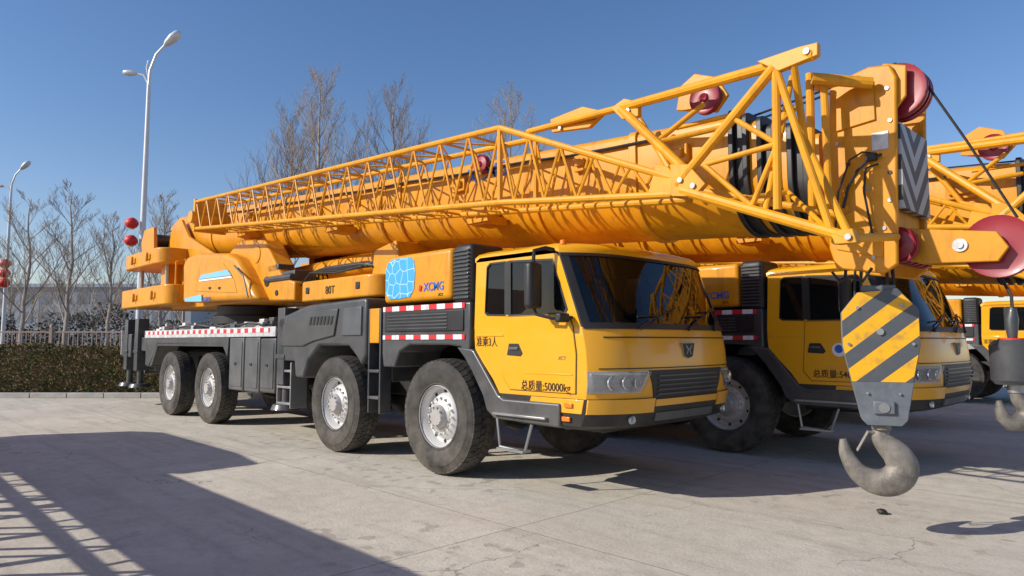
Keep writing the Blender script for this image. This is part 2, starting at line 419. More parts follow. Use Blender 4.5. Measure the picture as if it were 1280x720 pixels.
def toolbox(u0, u1, v0, v1, z0, z1, mt='grey'):
    m = MB(); m.box(u0, u1, v0, v1, z0, z1); o = m.build('tool_box', M[mt], crane, .03, seg=3)
    m = MB(); vv = v0-.012 if v0 < 1 else v1
    m.box(u0+.05, u1-.05, vv, vv+.012, z0+.07, z1-.08); dd = m.build('lid', M[mt], o, .01)
    m = MB(); m.box((u0+u1)/2-.04, (u0+u1)/2+.04, vv-.012, vv, z0+.5*(z1-z0)-.02, z0+.5*(z1-z0)+.02); m.build('latch', M['blk'], o)
for v0, v1 in ((.02, .62), (1.98, 2.58)):
    toolbox(-5.92, -5.32, v0, v1, .68, 1.6); toolbox(-5.28, -4.7, v0, v1, .68, 1.6); toolbox(-4.67, -4.12, v0, v1, .70, 1.58, 'dark')
m = MB()
for z in (.55, .8, 1.05): m.box(-4.05, -3.62, .03, .3, z, z+.035)
m.box(-4.07, -4.04, .03, .3, .5, 1.5); m.box(-3.63, -3.6, .03, .3, .5, 1.2)
m.build('ladder', M['stl'], crane, .005)

# engine hood over second axle
hood = [(-4.08, 1.22), (-4.08, 1.80), (-4.0, 1.90), (-3.55, 1.98), (-3.1, 2.06), (-1.55, 2.1), (-1.5, 2.07), (-1.5, 1.35), (-1.62, 1.2), (-1.72, 1.3), (-1.95, 1.46), (-2.75, 1.46), (-3.05, 1.25), (-3.2, .98), (-3.45, .98), (-3.5, 1.22)]
m = MB(); m.prism(hood, .02, .75); m.prism(hood, 1.85, 2.58); m.prism([(-4.05, 1.3), (-4.05, 1.85), (-3.55, 1.96), (-1.55, 2.06), (-1.55, 1.3)], .75, 1.85)
eh = m.build('engine_hood', M['dark'], crane, .04, seg=3)
m = MB(); m.prism([(-3.9, 1.45), (-3.85, 1.78), (-3.5, 1.9), (-2.95, 1.97), (-2.2, 1.98), (-2.3, 1.6), (-2.9, 1.52), (-3.2, 1.45)], -.004, .024); m.build('hood_panel', M['dark'], eh, .014)
m = MB(); m.prism([(-2.1, 1.6), (-2.05, 1.98), (-1.6, 1.99), (-1.6, 1.6)], -.002, .024); m.build('hood_panel', M['grey'], eh, .012)
for k in range(7):
    m = MB(); m.prism([(-3.0+.1*k, 1.76), (-2.96+.1*k, 1.88), (-2.91+.1*k, 1.88), (-2.95+.1*k, 1.76)], -.012, .0); m.build('vent_slot', M['blk'], eh)

m = MB(); m.box(-1.48, -1.16, .2, 2.4, 1.0, 1.95); m.box(-1.46, -1.2, .02, .22, 1.12, 1.16); m.box(-1.46, -1.2, .02, .22, .78, .82); m.box(-1.47, -1.44, .03, .2, .6, 1.95); m.box(-1.21, -1.18, .03, .2, .6, 1.95)
m.build('access_steps', M['dark'], crane, .008)
m = MB(); m.box(-1.44, -1.22, .03, .195, 1.5, 1.95); m.build('step_panel', M['yel'], crane, .01)

# cabinet behind the cab
cab_v = .03
m = MB(); m.box(-1.13, .24, cab_v, .75, 2.0, 2.6); m.box(-1.1, .24, .75, 2.55, 2.0, 2.42)
cb = m.build('air_cabinet', M['yel'], crane, .06, seg=4)
m = MB(); m.prism([(-1.07, 2.12), (-1.08, 2.40), (-1.04, 2.51), (-.93, 2.56), (-.55, 2.555), (-.47, 2.50), (-.45, 2.36), (-.47, 2.15), (-.55, 2.06), (-.75, 2.05), (-.98, 2.05)], .022, .031); m.build('cell_panel', M['hex'], cb, .02)
text('XCMG', 'maker_lettering', M['blue'], cb, .14, -.28, .026, 2.12, bold=.0015, sx=.95)
m = MB(); m.prism([(-.37, 2.13), (-.35, 2.20), (-.31, 2.18), (-.33, 2.12)], .018, .03); m.build('maker_mark', M['rink'], cb)
text('XCT', 'small_lettering', M['ink'], cb, .045, 0.0, .026, 2.05)
m = MB(); m.box(.26, .60, .02, .55, 1.94, 2.62); ic = m.build('air_intake', M['blk'], crane, .07, seg=4)
for k in range(13):
    m = MB(); m.box(.30, .56, .004, .03, 2.0+.044*k, 2.022+.044*k); m.build('louvre', M['dark'], ic, .004)
m = MB(); m.box(.3, .6, .5, 2.5, 1.9, 2.45); m.box(.5, .62, .1, 2.5, 1.3, 1.95); m.build('intake_housing', M['blk'], crane, .03)
lb = [(-1.13, 1.36), (-1.13, 1.96), (.58, 1.96), (.58, 1.45), (.5, 1.36), (.42, 1.46), (.2, 1.48), (-.55, 1.48), (-.75, 1.4), (-.85, 1.2), (-1.1, 1.2)]
m = MB(); m.prism(lb, .02, .7); m.prism(lb, 1.9, 2.58); m.box(-1.1, .55, .7, 1.9, 1.5, 1.94)
bx = m.build('battery_box', M['dark'], crane, .02, seg=2)
m = MB(); m.box(-1.06, .48, .004, .022, 1.64, 1.88); m.build('box_door', M['blk'], bx, .012)
for k in range(5):
    m = MB(); m.box(-1.0, .2, -.004, .006, 1.665+.04*k, 1.685+.04*k); m.build('door_rib', M['dark'], bx, .004)
m = MB(); m.box(-1.1, .5, .009, .0165, 1.895, 1.955); m.build('reflective_strip', M['tape'], crane)
m = MB(); m.box(-1.1, .5, .009, .0165, 1.545, 1.60); m.build('reflective_strip', M['tape'], crane)

# ---------- cab ----------
V0, V1, VC, VH = .04, 2.54, 1.29, 1.25
BUL, PW = .27, 4.6
LV = [(.66, 2.13), (.98, 2.195), (1.12, 2.215), (1.3, 2.21), (1.48, 2.195), (1.66, 2.15), (2.37, 1.87), (2.46, 1.78)]
def ufc(z):
    for (a, ua), (b, ub) in zip(LV, LV[1:]):
        if z <= b: t = max(0, (z-a)/(b-a)); return ua+(ub-ua)*t
    return LV[-1][1]
def fr(v, z, off=0, inset=0):
    t = (v-VC)/VH; t = max(-1, min(1, t))
    return ufc(z)+BUL*(1-abs(t)**PW)+.04*(1-t*t)+off
def planring(z, ub, off=0, ins=0):
    r = [(ub, V0+ins, z)]
    n = 36
    for k in range(n+1):
        th = pi*k/n; v = VC-(VH-ins)*cos(th)
        r.append((fr(v if ins == 0 else VC+(v-VC)*VH/(VH-ins), z, off), v, z))
    r.append((ub, V1-ins, z))
    return r
m = MB(); m.loft([planring(.98, 1.03), planring(1.12, .93), planring(1.3, .76), planring(1.44, .64), planring(1.56, .63), planring(1.66, .63)])
cab = m.build('cab_shell', M['cab'], crane, .03, ang=60, seg=3)
def patch(v0, v1, z0, z1, off, n=16, zr=None, th=.02, vfun=None, nz=4):
    rows = []
    mm = MB()
    n = int(n*1.4)+2
    def vv_(a, b, i):                     # samples gathered towards the rounded cab corners
        t = i/n; lin = a+(b-a)*t
        ta = math.acos(max(-1, min(1, (VC-a)/VH))); tb = math.acos(max(-1, min(1, (VC-b)/VH)))
        return VC-VH*cos(ta+(tb-ta)*t)
    for s in (off, off-th):
        rr = []
        for j in range(nz+1):
            z = z0+(z1-z0)*j/nz; a, b = vfun(j/nz) if vfun else (v0, v1)
            row = []
            for i in range(n+1):
                v = vv_(a, b, i); row.append((fr(v, z, s), v, z))
            rr.append(row)
        rows.append(rr)
    loop = lambda rr: rr[0]+[r[-1] for r in rr[1:]]+rr[-1][-2::-1]+[r[0] for r in rr[-2:0:-1]]
    mm.grid(rows[0]); mm.grid(rows[1]); a = loop(rows[0]); b = loop(rows[1]); k = len(a)
    mm.add(a+b, [(i, (i+1) % k, (i+1) % k+k, i+k) for i in range(k)])
    return mm
side_out = [(.63, 1.655), (.66, 2.40), (.75, 2.45), (1.76, 2.45), (1.865, 2.385), (2.145, 1.655)]
wf = [(1.175, 1.79), (1.95, 1.79), (1.98, 1.83), (1.79, 2.33), (1.175, 2.36)]
wb = [(.80, 1.83), (.84, 1.80), (1.12, 1.79), (1.12, 2.36), (.88, 2.36), (.83, 2.32)]
for a, b, nm in ((V0, V0+.045, 'near'), (V1-.045, V1, 'far')):
    m = MB(); m.prism(side_out, a, b, holes=(wf, wb)); m.build('side_frame', M['cab'], crane)
    for w_ in (wf, wb):
        cx = sum(p[0] for p in w_)/len(w_); cz = sum(p[1] for p in w_)/len(w_)
        out = [(cx+(x-cx)*1.012, cz+(z-cz)*1.012) for x, z in w_]
        gm = MB(); vv = a+.012 if a < 1 else b-.018; gm.prism(out, vv, vv+.006)
        g = gm.build('side_window', M['sglass'], crane)
        inn = [(cx+(x-cx)*.94, cz+(z-cz)*.95) for x, z in w_]
        fm = MB(); vv = a-.003 if a < 1 else b-.009; fm.prism([(cx+(x-cx)*1.02, cz+(z-cz)*1.02) for x, z in w_], vv, vv+.012, holes=(inn,)); fm.build('window_seal', M['blk'], g)
m = MB(); m.box(1.118, 1.178, V0-.004, V0+.004, 1.80, 2.36); m.build('door_pillar', M['blk'], crane)
m = MB(); m.box(.64, .67, V0+.04, V1-.04, 1.6, 2.42); m.build('rear_wall', M['inter'], crane)
m = MB()
def roofring(z, ub, uf, ins, bul=BUL):
    r = [(ub, V0+ins, z)]
    for k in range(37):
        v = VC-(VH-ins)*cos(pi*k/36); t = (v-VC)/(VH-ins); r.append((uf+bul*(1-abs(t)**PW)+.04*(1-t*t), v, z))
    r.append((ub, V1-ins, z)); return r
m.loft([roofring(2.385, .64, 1.87, 0), roofring(2.43, .64, 1.865, 0), roofring(2.47, .67, 1.83, .03), roofring(2.50, .74, 1.74, .10), roofring(2.515, .9, 1.56, .22)])
m.build('roof', M['cab'], crane, ang=60)
m = patch(V0, V1, 2.355, 2.40, .018, 30, th=.03); m.build('windscreen_header', M['blk'], crane)
m = patch(V0+.02, V1-.02, 1.665, 2.365, .004, 36, th=.006, nz=8); ws = m.build('windscreen', M['glass'], crane, ang=80)
m = patch(V0+.01, V1-.01, 1.64, 1.70, .014, 36, th=.02); m.build('windscreen_seal', M['blk'], ws)
for s in (0, 1):
    va, vb = (V0+.002, V0+.06) if s == 0 else (V1-.06, V1-.002)
    m = patch(va, vb, 1.66, 2.37, .012, 4, th=.03, nz=6); m.build('pillar', M['blk'], crane)
def wiper(vp, z0, vt, z1):
    m = MB()
    P = lambda v, z, o: (fr(v, z, o), v, z)
    m.tube([P(vp, 1.64, .03), P((vp+vt)/2, (z0+z1)/2, .05), P(vt, z1, .035)], [.014, .01, .008], 6)
    m.tube([P(vt-.38, z1-.02, .022), P(vt, z1, .024), P(vt+.3, z1+.09, .022)], .009, 5)
    m.build('wiper', M['blk'], crane)
wiper(.55, 1.7, .95, 1.78); wiper(1.35, 1.7, 1.8, 1.8); wiper(1.9, 1.7, 2.1, 1.86)
m = MB(); m.box(1.82, 2.20, V0+.1, V1-.1, 1.6, 1.70); m.box(1.75, 1.95, 1.6, 2.3, 1.7, 1.80); m.build('dashboard', M['inter'], crane, .03)
def seat(v):
    m = MB(); m.box(.95, 1.4, v-.24, v+.24, 1.5, 1.72); m.prism([(.85, 1.65), (.98, 1.65), (.9, 2.22), (.78, 2.22)], v-.22, v+.22); m.box(.76, .86, v-.12, v+.12, 2.2, 2.34); m.build('seat', M['inter'], crane, .04, seg=3)
seat(.7); seat(1.85)
m = MB(); m.lathe((0, 0, 0), [(.19, -.012), (.205, 0), (.19, .012), (.178, 0)], 28); m.tube([(-.18, 0, 0), (.18, 0, 0)], .012, 6); m.tube([(0, 0, 0), (0, .25, 0)], .025, 8)
for i, p in enumerate(m.v):
    q = Matrix.Rotation(R(90), 3, 'Z') @ Vector(p); q = Matrix.Rotation(R(-35), 3, 'Y') @ q; m.v[i] = (q.x*-1+1.62, q.y+1.85, q.z+1.86)
m.build('steering_wheel', M['blk'], crane)
# door
dpoly = [(1.14, 1.775), (1.99, 1.775), (2.05, 1.66), (2.09, 1.4), (2.08, 1.03), (1.2, 1.03), (1.1, 1.15), (1.12, 1.45)]
def inset(poly, f):
    cx = sum(p[0] for p in poly)/len(poly); cz = sum(p[1] for p in poly)/len(poly)
    return [(cx+(x-cx)*f, cz+(z-cz)*f) for x, z in poly]
m = MB(); m.prism(inset(dpoly, 1.014), V0-.0035, V0+.004); m.build('door_gap', M['blk'], crane)
m = MB(); m.prism(dpoly, V0-.014, V0+.005); dr = m.build('door', M['cab'], crane, .008, seg=3)
m = MB(); m.prism([(1.16, 1.38), (1.19, 1.50), (1.33, 1.50), (1.39, 1.40), (1.36, 1.37)], V0-.019, V0-.013); m.build('handle_recess', M['blk'], dr, .01)
m = MB(); m.box(1.2, 1.33, V0-.032, V0-.02, 1.435, 1.465); m.build('handle', M['grey'], dr, .006)
m = MB(); m.prism([(1.42, 1.20), (1.48, 1.215), (2.05, 1.215), (2.05, 1.20)], V0-.02, V0-.012); m.build('door_crease', M['cab'], dr, .003)
m = MB(); m.prism(inset(dpoly, 1.0), V1-.004, V1+.014); m.build('door', M['cab'], crane, .008)
text('XCT', 'small_lettering', M['grey'], dr, .05, 1.87, V0-.0155, 1.345)
m = MB(); m.prism([(.66, 1.60), (1.08, 1.60), (1.10, 1.575), (.66, 1.575)], V0-.008, V0+.002); m.build('side_crease', M['cab'], crane, .003)
def emblem():
    zc = 1.44; vc = 1.29
    o = fr(vc, zc, .006)
    def plate(pts, a, b, nm, mt, par):
        n = len(pts); m = MB(); vs = [(o+a, v, z) for v, z in pts]+[(o+b, v, z) for v, z in pts]
        m.add(vs, [tuple(range(n)), tuple(range(n, 2*n))]+[(i, (i+1) % n, (i+1) % n+n, i+n) for i in range(n)]); return m.build(nm, mt, par)
    e = plate([(vc-.115, zc+.07), (vc+.115, zc+.07), (vc+.08, zc-.07), (vc+.02, zc-.09), (vc-.02, zc-.09), (vc-.08, zc-.07)], -.012, .010, 'emblem', M['stl'], crane)
    plate([(vc-.106, zc+.063), (vc+.106, zc+.063), (vc+.073, zc-.064), (vc+.018, zc-.083), (vc-.018, zc-.083), (vc-.073, zc-.064)], .008, .014, 'emblem_field', M['blk'], e)
    for sgn in (-1, 1):
        plate([(vc+sgn*.006, zc+.005), (vc+sgn*.05, zc+.045), (vc+sgn*.062, zc+.045), (vc+sgn*.02, zc-.0), (vc+sgn*.045, zc-.05), (vc+sgn*.034, zc-.05)], .012, .017, 'emblem_mark', M['stl'], e)
emblem()
m = patch(.18, 2.4, 1.555, 1.567, .006, 30, th=.012, nz=1); m.build('front_panel_gap', M['blk'], crane)
m = patch(.12, 2.46, 1.262, 1.272, .006, 30, th=.012, nz=1); m.build('front_panel_gap', M['blk'], crane)
# grille: dark panel that sweeps from headlight to headlight
m = patch(.62, 1.96, .985, 1.245, .01, 24, th=.03, vfun=lambda t: (.70-.08*t, 1.88+.08*t)); gr = m.build('grille', M['blk'], crane)
for k in range(5):
    z = 1.008+.044*k
    q = patch(.74, 1.84, z, z+.014, .026, 20, th=.02, nz=1); q.build('grille_bar', M['dark'], gr)
# headlights
def headlight(s):
    mir = lambda v: v if s == 0 else 2*VC-v
    vf = lambda t: tuple(sorted((mir(.041), mir(.50+.13*t))))
    m = patch(0, 1, 1.04, 1.24, .006, 14, th=.03, vfun=vf, nz=5); h = m.build('headlight', M['hlh'], crane)
    for (dv, r, z) in ((.21, .058, 1.135), (.34, .055, 1.135), (.46, .045, 1.13)):
        m = MB(); v = mir(dv); u = fr(v, z, .008); m.lathe((u, v, z), [(.0001, -.03), (r*.5, -.02), (r, .012), (r*1.12, .012), (r*1.12, 0)], 18, 'x', False)
        m.build('reflector', M['chrome'], h)
    q = patch(0, 1, 1.208, 1.222, .014, 14, th=.01, vfun=lambda t: tuple(sorted((mir(.06), mir(.58)))), nz=1); q.build('running_light', M['white'], h)
    m = patch(0, 1, 1.045, 1.235, .03, 14, th=.006, vfun=vf, nz=5); m.build('lens', M['lens'], h, ang=80)
headlight(0); headlight(1)
# bumper
m = MB(); m.loft([planring(.69, 1.3, -.12, .05), planring(.73, 1.12, -.01), planring(.86, 1.03, .02), planring(.982, 1.03, .012)])
bp_ = m.build('bumper', M['blk'], crane, ang=50)
m = patch(V0+.003, .70, .845, .98, .03, 16, th=.03, nz=2); m.build('bumper_corner', M['cab'], bp_)
m = patch(1.88, V1-.003, .845, .98, .03, 16, th=.03, nz=2); m.build('bumper_corner', M['cab'], bp_)
m = patch(.72, 1.86, .90, .965, .028, 20, th=.03, nz=2); m.build('bumper_band', M['cab'], bp_)
m = MB(); m.prism([(1.45, .845), (1.5, .978), (2.18, .978), (2.15, .845)], V0-.01, V0+.01); m.build('bumper_side', M['cab'], bp_, .005)
m = patch(.75, 1.8, .755, .835, .024, 14, th=.02); m.build('lower_intake', M['dark'], bp_)
for v in (.45, 2.13):
    m = MB(); u = fr(v, .79, .0); m.lathe((u, v, .785), [(.0001, .02), (.035, .03), (.042, .02), (.042, 0)], 16, 'x', False); m.build('fog_lamp', M['hlh'], bp_)
for (u, z) in ((2.0, .92), (1.97, .79)):
    m = MB(); m.box(u-.05, u+.05, V0-.03, V0-.008, z-.022, z+.022); m.build('side_marker', M['amb'], crane, .006)
for v in (.14, 2.44):
    m = MB(); m.lathe((1.84, v, 2.48), [(.0001, .05), (.03, .04), (.035, 0), (.0001, 0)], 12, 'z', False); m.build('roof_marker', M['amb'], crane)
fpoly = [(.36, 1.46), (.62, 1.44), (.66, 1.42), (1.04, .97), (1.12, .93), (1.9, .93), (1.9, .70), (.98, .72), (.86, .8), (.8, .95), (.62, 1.2), (.5, 1.34)]
for a, b in ((.005, .5), (2.1, 2.59)):
    m = MB(); m.prism(fpoly, a, b); m.build('front_fender', M['dark'], crane, .02, seg=3)
m = MB(); m.box(1.0, 1.75, -.04, .06, .765, .79); m.build('door_step', M['stl'], crane, .006)
m = MB(); a = [(1.02, .02, .73), (1.06, .02, .44), (1.42, .02, .42), (1.52, .02, .70)]
m.tube(a, .016, 6); m.box(1.05, 1.43, -.02, .1, .41, .435); m.build('hanging_step', M['stl'], crane)
m = MB(); m.box(.9, 2.05, .5, 2.1, .62, .95); m.build('underbody', M['blk'], crane, .03)
# mirrors
def mirror(s):
    y = lambda v: v if s == 0 else 2*VC-v
    m = MB(); a, b = sorted((y(-.25), y(-.07))); m.box(1.66, 1.77, a, b, 1.83, 2.29)
    mi = m.build('mirror', M['blk'], crane, .045, seg=4)
    m = MB(); m.box(1.652, 1.662, a+.03, b-.03, 1.88, 2.24); m.build('mirror_glass', M['chrome'], mi, .01)
    m = MB(); m.tube([(1.80, y(.06), 2.42), (1.79, y(-.06), 2.43), (1.73, y(-.16), 2.40), (1.72, y(-.16), 2.28)], .02, 8); m.build('mirror_arm', M['blk'], mi)
    m = MB(); m.tube([(2.04, y(.05), 1.75), (1.91, y(-.1), 1.74), (1.75, y(-.15), 1.78), (1.72, y(-.16), 1.86)], .016, 8); m.build('mirror_arm', M['blk'], mi)
    m = MB(); a, b = sorted((y(.0), y(-.14))); m.box(1.97, 2.05, a, b, 1.70, 1.79); m.build('small_mirror', M['blk'], mi, .02)
mirror(0); mirror(1)

# ---------- superstructure ----------
m = MB(); m.lathe((-7.9, 1.3, 1.74), [(.0001, 0), (.72, 0), (.72, .12), (.8, .14), (.8, .3), (.7, .32), (.7, .5), (.0001, .5)], 40, 'z', False)
m.build('slewing_ring', M['blk'], crane)
m = MB(); m.box(-10.6, -6.0, .55, 2.05, 2.26, 2.45); m.box(-6.1, -4.2, .8, 1.8, 2.3, 2.5); m.build('turntable', M['yel'], crane, .02)
for v in (.62, 1.9):
    m = MB(); m.prism([(-11.2, 2.45), (-11.4, 3.5), (-11.0, 4.2), (-10.4, 4.35), (-9.9, 3.9), (-7.6, 3.1), (-6.0, 2.75), (-5.6, 2.45)], v, v+.07); m.build('boom_bracket', M['yel'], crane, .01)
hp = [S(228, 378, .15), S(228, 330, .15), S(233, 321, .15), S(244, 316, .15), S(282, 316, .15), S(294, 322, .15), S(302, 336, .15), S(320, 375, .15)]
m = MB(); m.prism(hp, .15, .6); hs = m.build('machinery_housing', M['yel'], crane, .10, seg=5)
def strip(pts, v, nm, mat, par): mm = MB(); mm.prism(pts, v-.004, v+.006); return mm.build(nm, mat, par)
m = MB(); m.prism([S(244, 364, .14), S(247, 331, .14), S(279, 329, .14), S(292, 350, .14), S(296, 366, .14)], .138, .15); m.build('service_door', M['yel'], hs, .006)
V_ = .130
strip([S(249, 349, V_), S(251, 344, V_), S(284, 337, V_), S(289, 344, V_)], V_, 'blue_stripe', M['lblue'], hs)
strip([S(249, 352, V_), S(249, 350, V_), S(289, 345, V_), S(290, 347, V_)], V_, 'white_stripe', M['white'], hs)
strip([S(231, 377, V_), S(231, 373, V_), S(252, 368, V_), S(252, 377, V_)], V_, 'blue_stripe', M['lblue'], hs)
text('XCMG', 'maker_lettering', M['blue'], hs, .12, S(254, 376, .14)[0], .130, S(254, 377, .14)[1], bold=.001)
for px in (262, 274):
    m = MB(); c0 = S3(px, 360, .13); m.box(c0.x-.04, c0.x+.04, .122, .14, c0.z-.02, c0.z+.02); m.build('latch', M['blk'], hs)
m = MB(); m.tube([S3(293, 332, .10), S3(304, 345, .10), S3(310, 372, .10)], .015, 6); m.build('grab_rail', M['blk'], hs)
m = MB(); m.prism([S(300, 376, .4), S(285, 318, .4), S(300, 300, .4), S(330, 300, .4), S(352, 345, .4), S(368, 352, .4), S(368, 376, .4)], .4, .75); lbk = m.build('luffing_bracket', M['yel'], crane, .03)
for (px, py, r) in ((320, 318, .16), (333, 352, .09), (345, 366, .05)):
    c = S3(px, py, .385); m = MB(); m.disc(tuple(c), r, 0, .03, 20); m.build('bracket_pin', M['yel'] if r > .1 else M['blk'], lbk, .004)
m = MB(); m.tube([(-6.6, 1.3, 2.72), (-2.2, 1.3, 2.85)], .2, 20); m.tube([(-2.25, 1.3, 2.85), (-1.4, 1.3, 2.87)], .13, 16); m.build('luffing_cylinder', M['yel'], crane)
def rrect(u0, u1, v0, v1, r, n=6):
    out = []
    for cx, cy, a0 in ((u1-r, v1-r, 0), (u0+r, v1-r, 90), (u0+r, v0+r, 180), (u1-r, v0+r, 270)):
        for k in range(n+1): t = R(a0+90*k/n); out.append((cx+r*cos(t), cy+r*sin(t)))
    return out
m = MB(); m.plan(rrect(-3.95, -1.65, .25, 2.35, .3), 2.14, 2.46); fb = m.build('counterweight_block', M['yel'], crane, .03, seg=3)
text('80T', 'capacity_lettering', M['ink'], fb, .17, -3.0, .244, 2.23)
for u in (-3.55, -2.1):
    m = MB(); m.box(u-.05, u+.05, .235, .26, 2.26, 2.36); m.build('block_recess', M['blk'], fb, .01)
m = MB(); m.box(-3.3, -1.9, .5, 2.1, 2.05, 2.14); m.build('block_support', M['blk'], crane)
m = MB(); m.prism([(-2.3, 2.46), (-2.25, 2.85), (-1.7, 2.95), (-1.55, 2.46)], .6, 2.0); m.build('boom_rest', M['yel'], crane, .02)
for k in range(6):
    m = MB(); y = .42+.05*k
    m.tube([(-4.3+.1*k, y+.1, 2.45), (-3.8, y, 2.62+.02*k), (-3.0+.1*k, y+.03*sin(k), 2.56+.03*k), (-2.35+.05*k, y+.06, 2.62)], .016, 6)
    m.build('hose', M['blk'], crane)
m = MB(); m.box(-5.5, -4.4, .45, .8, 2.5, 2.72); m.box(-5.3, -4.9, .4, .7, 2.72, 2.86); m.tube([(-5.4, .42, 2.6), (-4.4, .42, 2.6)], .06, 10); m.build('valve_block', M['dark'], crane, .02)
m = MB()
for z in (2.75, 2.98): m.tube([(-9.2, .35, z), (-8.95, .3, z), (-8.95, .3, z-.25)], .02, 6)
m.tube([(-9.2, .35, 2.4), (-9.2, .35, 3.3), (-9.8, .35, 3.3), (-9.8, .35, 2.4)], .022, 6); m.build('hand_rail', M['yel'], crane)
# rear counterweights
m = MB(); m.plan(rrect(-12.6, -9.9, .02, 2.58, .3), 3.26, 3.62); cw = m.build('counterweight_plate', M['yel'], crane, .03, seg=3)
m = MB(); m.plan(rrect(-12.75, -9.3, .0, 2.6, .3), 2.32, 2.76); cw2 = m.build('counterweight_plate', M['yel'], crane, .03, seg=3)
for par, u, v, z in ((cw, -10.6, .02, 3.44), (cw, -11.7, .02, 3.44), (cw2, -10.1, 0, 2.54), (cw2, -11.4, 0, 2.54)):
    m = MB(); m.box(u-.12, u+.12, v-.03, v+.02, z-.06, z+.06); m.tube([(u, v-.05, z-.1), (u, v-.05, z+.1)], .03, 8); m.build('lifting_lug', M['yel'], par, .01)
m = MB(); m.box(-12.0, -11.0, .9, 1.7, 2.76, 3.26); m.box(-10.8, -10.3, .35, 2.2, 2.4, 3.3); m.build('counterweight_post', M['yel'], crane, .02)
for u, v in ((-12.2, .35), (-10.2, .3)):
    m = MB(); m.tube([(u, v, 2.76), (u, v, 3.26)], .05, 10); m.build('counterweight_pin', M['stl'], crane)
m = MB(); q = [(-12.1, 3.62), (-12.2, 3.95), (-12.0, 4.25), (-11.3, 4.25), (-11.2, 3.62)]; m.prism(q, .3, .38); m.prism(q, .95, 1.03)
m.box(-12.0, -11.3, .38, .95, 3.63, 3.75); wb_ = m.build('winch_bracket', M['yel'], crane, .01)
m = MB(); m.lathe((-11.7, .4, 3.98), [(.0001, 0), (.2, 0), (.2, .03), (.16, .05), (.16, .48), (.2, .5), (.2, .53), (.0001, .53)], 24, 'y', False); m.build('winch_drum', M['dark'], wb_)
m = MB(); m.prism([(-6.9, 1.95), (-6.9, 3.5), (-6.6, 3.65), (-5.3, 3.62), (-4.9, 2.8), (-4.9, 1.95)], 2.0, 2.85); oc = m.build('operator_cab', M['cab'], crane, .05)
m = MB(); m.prism([(-6.6, 2.7), (-6.6, 3.45), (-5.4, 3.42), (-5.1, 2.75)], 1.985, 2.86); m.build('operator_window', M['sglass'], oc)

# ---------- boom ----------
zb = lambda u: 2.74-.065*u
def bsec(u, w, h, cv=1.3, dz=0):
    r = []; z0 = zb(u)+dz
    n = 18; rb = w/2
    for k in range(n+1):
        t = pi+pi*k/n; r.append((u, cv+rb*cos(t), z0+.48*h*(1+sin(t))))
    c = .07
    for k in range(4): t = R(30*k); r.append((u, cv+rb-c+c*cos(t), z0+h-c+c*sin(t)))
    for k in range(4): t = R(90+30*k); r.append((u, cv-rb+c+c*cos(t), z0+h-c+c*sin(t)))
    return r
BW, BH = 1.06, 1.06
m = MB(); m.loft([bsec(-11.9, BW*.8, BH*.75, dz=.1), bsec(-11.0, BW, BH), bsec(3.3, BW, BH)])
boom = m.build('boom', M['yel'], crane, ang=40)
for u in (-9.0, -5.5, -2.4, -1.9, .8, 2.2):
    m = MB(); m.loft([bsec(u, BW+.05, BH+.04, dz=-.025), bsec(u+.09, BW+.05, BH+.04, dz=-.025)]); m.build('boom_band', M['yel'], boom, .006)
for i in range(6):
    u = 3.3+.125*i; w = BW-.04*i; h = BH-.045*i
    m = MB(); m.loft([bsec(u, w+.05, h+.07, dz=-.02), bsec(u+.05, w+.05, h+.07, dz=-.02)]); m.build('boom_collar', M['blk'], boom, .008)
    m = MB(); m.loft([bsec(u+.05, w-.05, h-.04, dz=.02), bsec(u+.126, w-.05, h-.04, dz=.02)]); m.build('boom_stage', M['yel'] if i % 2 else M['blk'], boom)
text('XCMG', 'maker_lettering', M['blue'], boom, .26, -.35, 1.3-BW/2-.006, 3.55, bold=.004)
for u, l, z in ((-8.2, .35, .72), (-6.9, .2, .8), (-4.4, .3, .7), (-3.1, .18, .8), (-.6, .25, .78), (1.5, .2, .82), (2.6, .3, .75)):
    m = MB(); m.box(u, u+l, 1.3-BW/2-.06, 1.3-BW/2+.01, zb(u)+z-.1, zb(u)+z+.08); m.box(u+.04, u+l-.04, 1.3-BW/2-.1, 1.3-BW/2-.055, zb(u)+z-.05, zb(u)+z+.03); m.build('boom_lug', M['yel'], boom, .01)
m = MB(); m.tube([(u, 1.3-BW/2-.03, zb(u)+.93+.012*sin(u*3)) for u in [-10+.6*k for k in range(22)]], .016, 6); m.build('boom_hose', M['blk'], boom)
# boom head
hv0, hv1 = .82, 1.62
hs_ = [S(1036, 112, hv0), S(1050, 100, hv0), S(1085, 83, hv0), S(1112, 80, hv0), S(1120, 95, hv0), S(1122, 330, hv0), S(1105, 342, hv0), S(1045, 336, hv0), S(1036, 310, hv0)]
m = MB(); m.prism(hs_, hv0, hv0+.05); m.prism(hs_, hv1-.05, hv1)
ui = [p[0] for p in hs_]; m.box(min(ui)+.03, max(ui)-.08, hv0+.05, hv1-.05, 2.25, 3.3)
hd = m.build('boom_head', M['yel'], boom, .015)
uf = max(ui)
m = MB(); m.box(uf-.06, uf+.0, hv0+.05, hv1-.05, 2.55, 3.22); m.build('chevron_plate', M['chev'], hd)
m = MB(); c = S3(1100, 176, hv0-.006); m.box(c.x-.06, c.x+.06, hv0-.008, hv0-.001, c.z-.07, c.z+.07); m.build('data_plate', M['deck'], hd)
for (px, py) in ((1060, 205), (1085, 235), (1062, 270), (1105, 285), (1050, 130), (1108, 110), (1112, 150), (1112, 215), (1112, 250), (1046, 180), (1046, 300), (1092, 322)):
    m = MB(); c = S3(px, py, hv0-.01); m.disc(tuple(c), .016, 0, .012, 10); m.build('bolt', M['blk'] if (px+py) % 2 else M['stl'], hd)
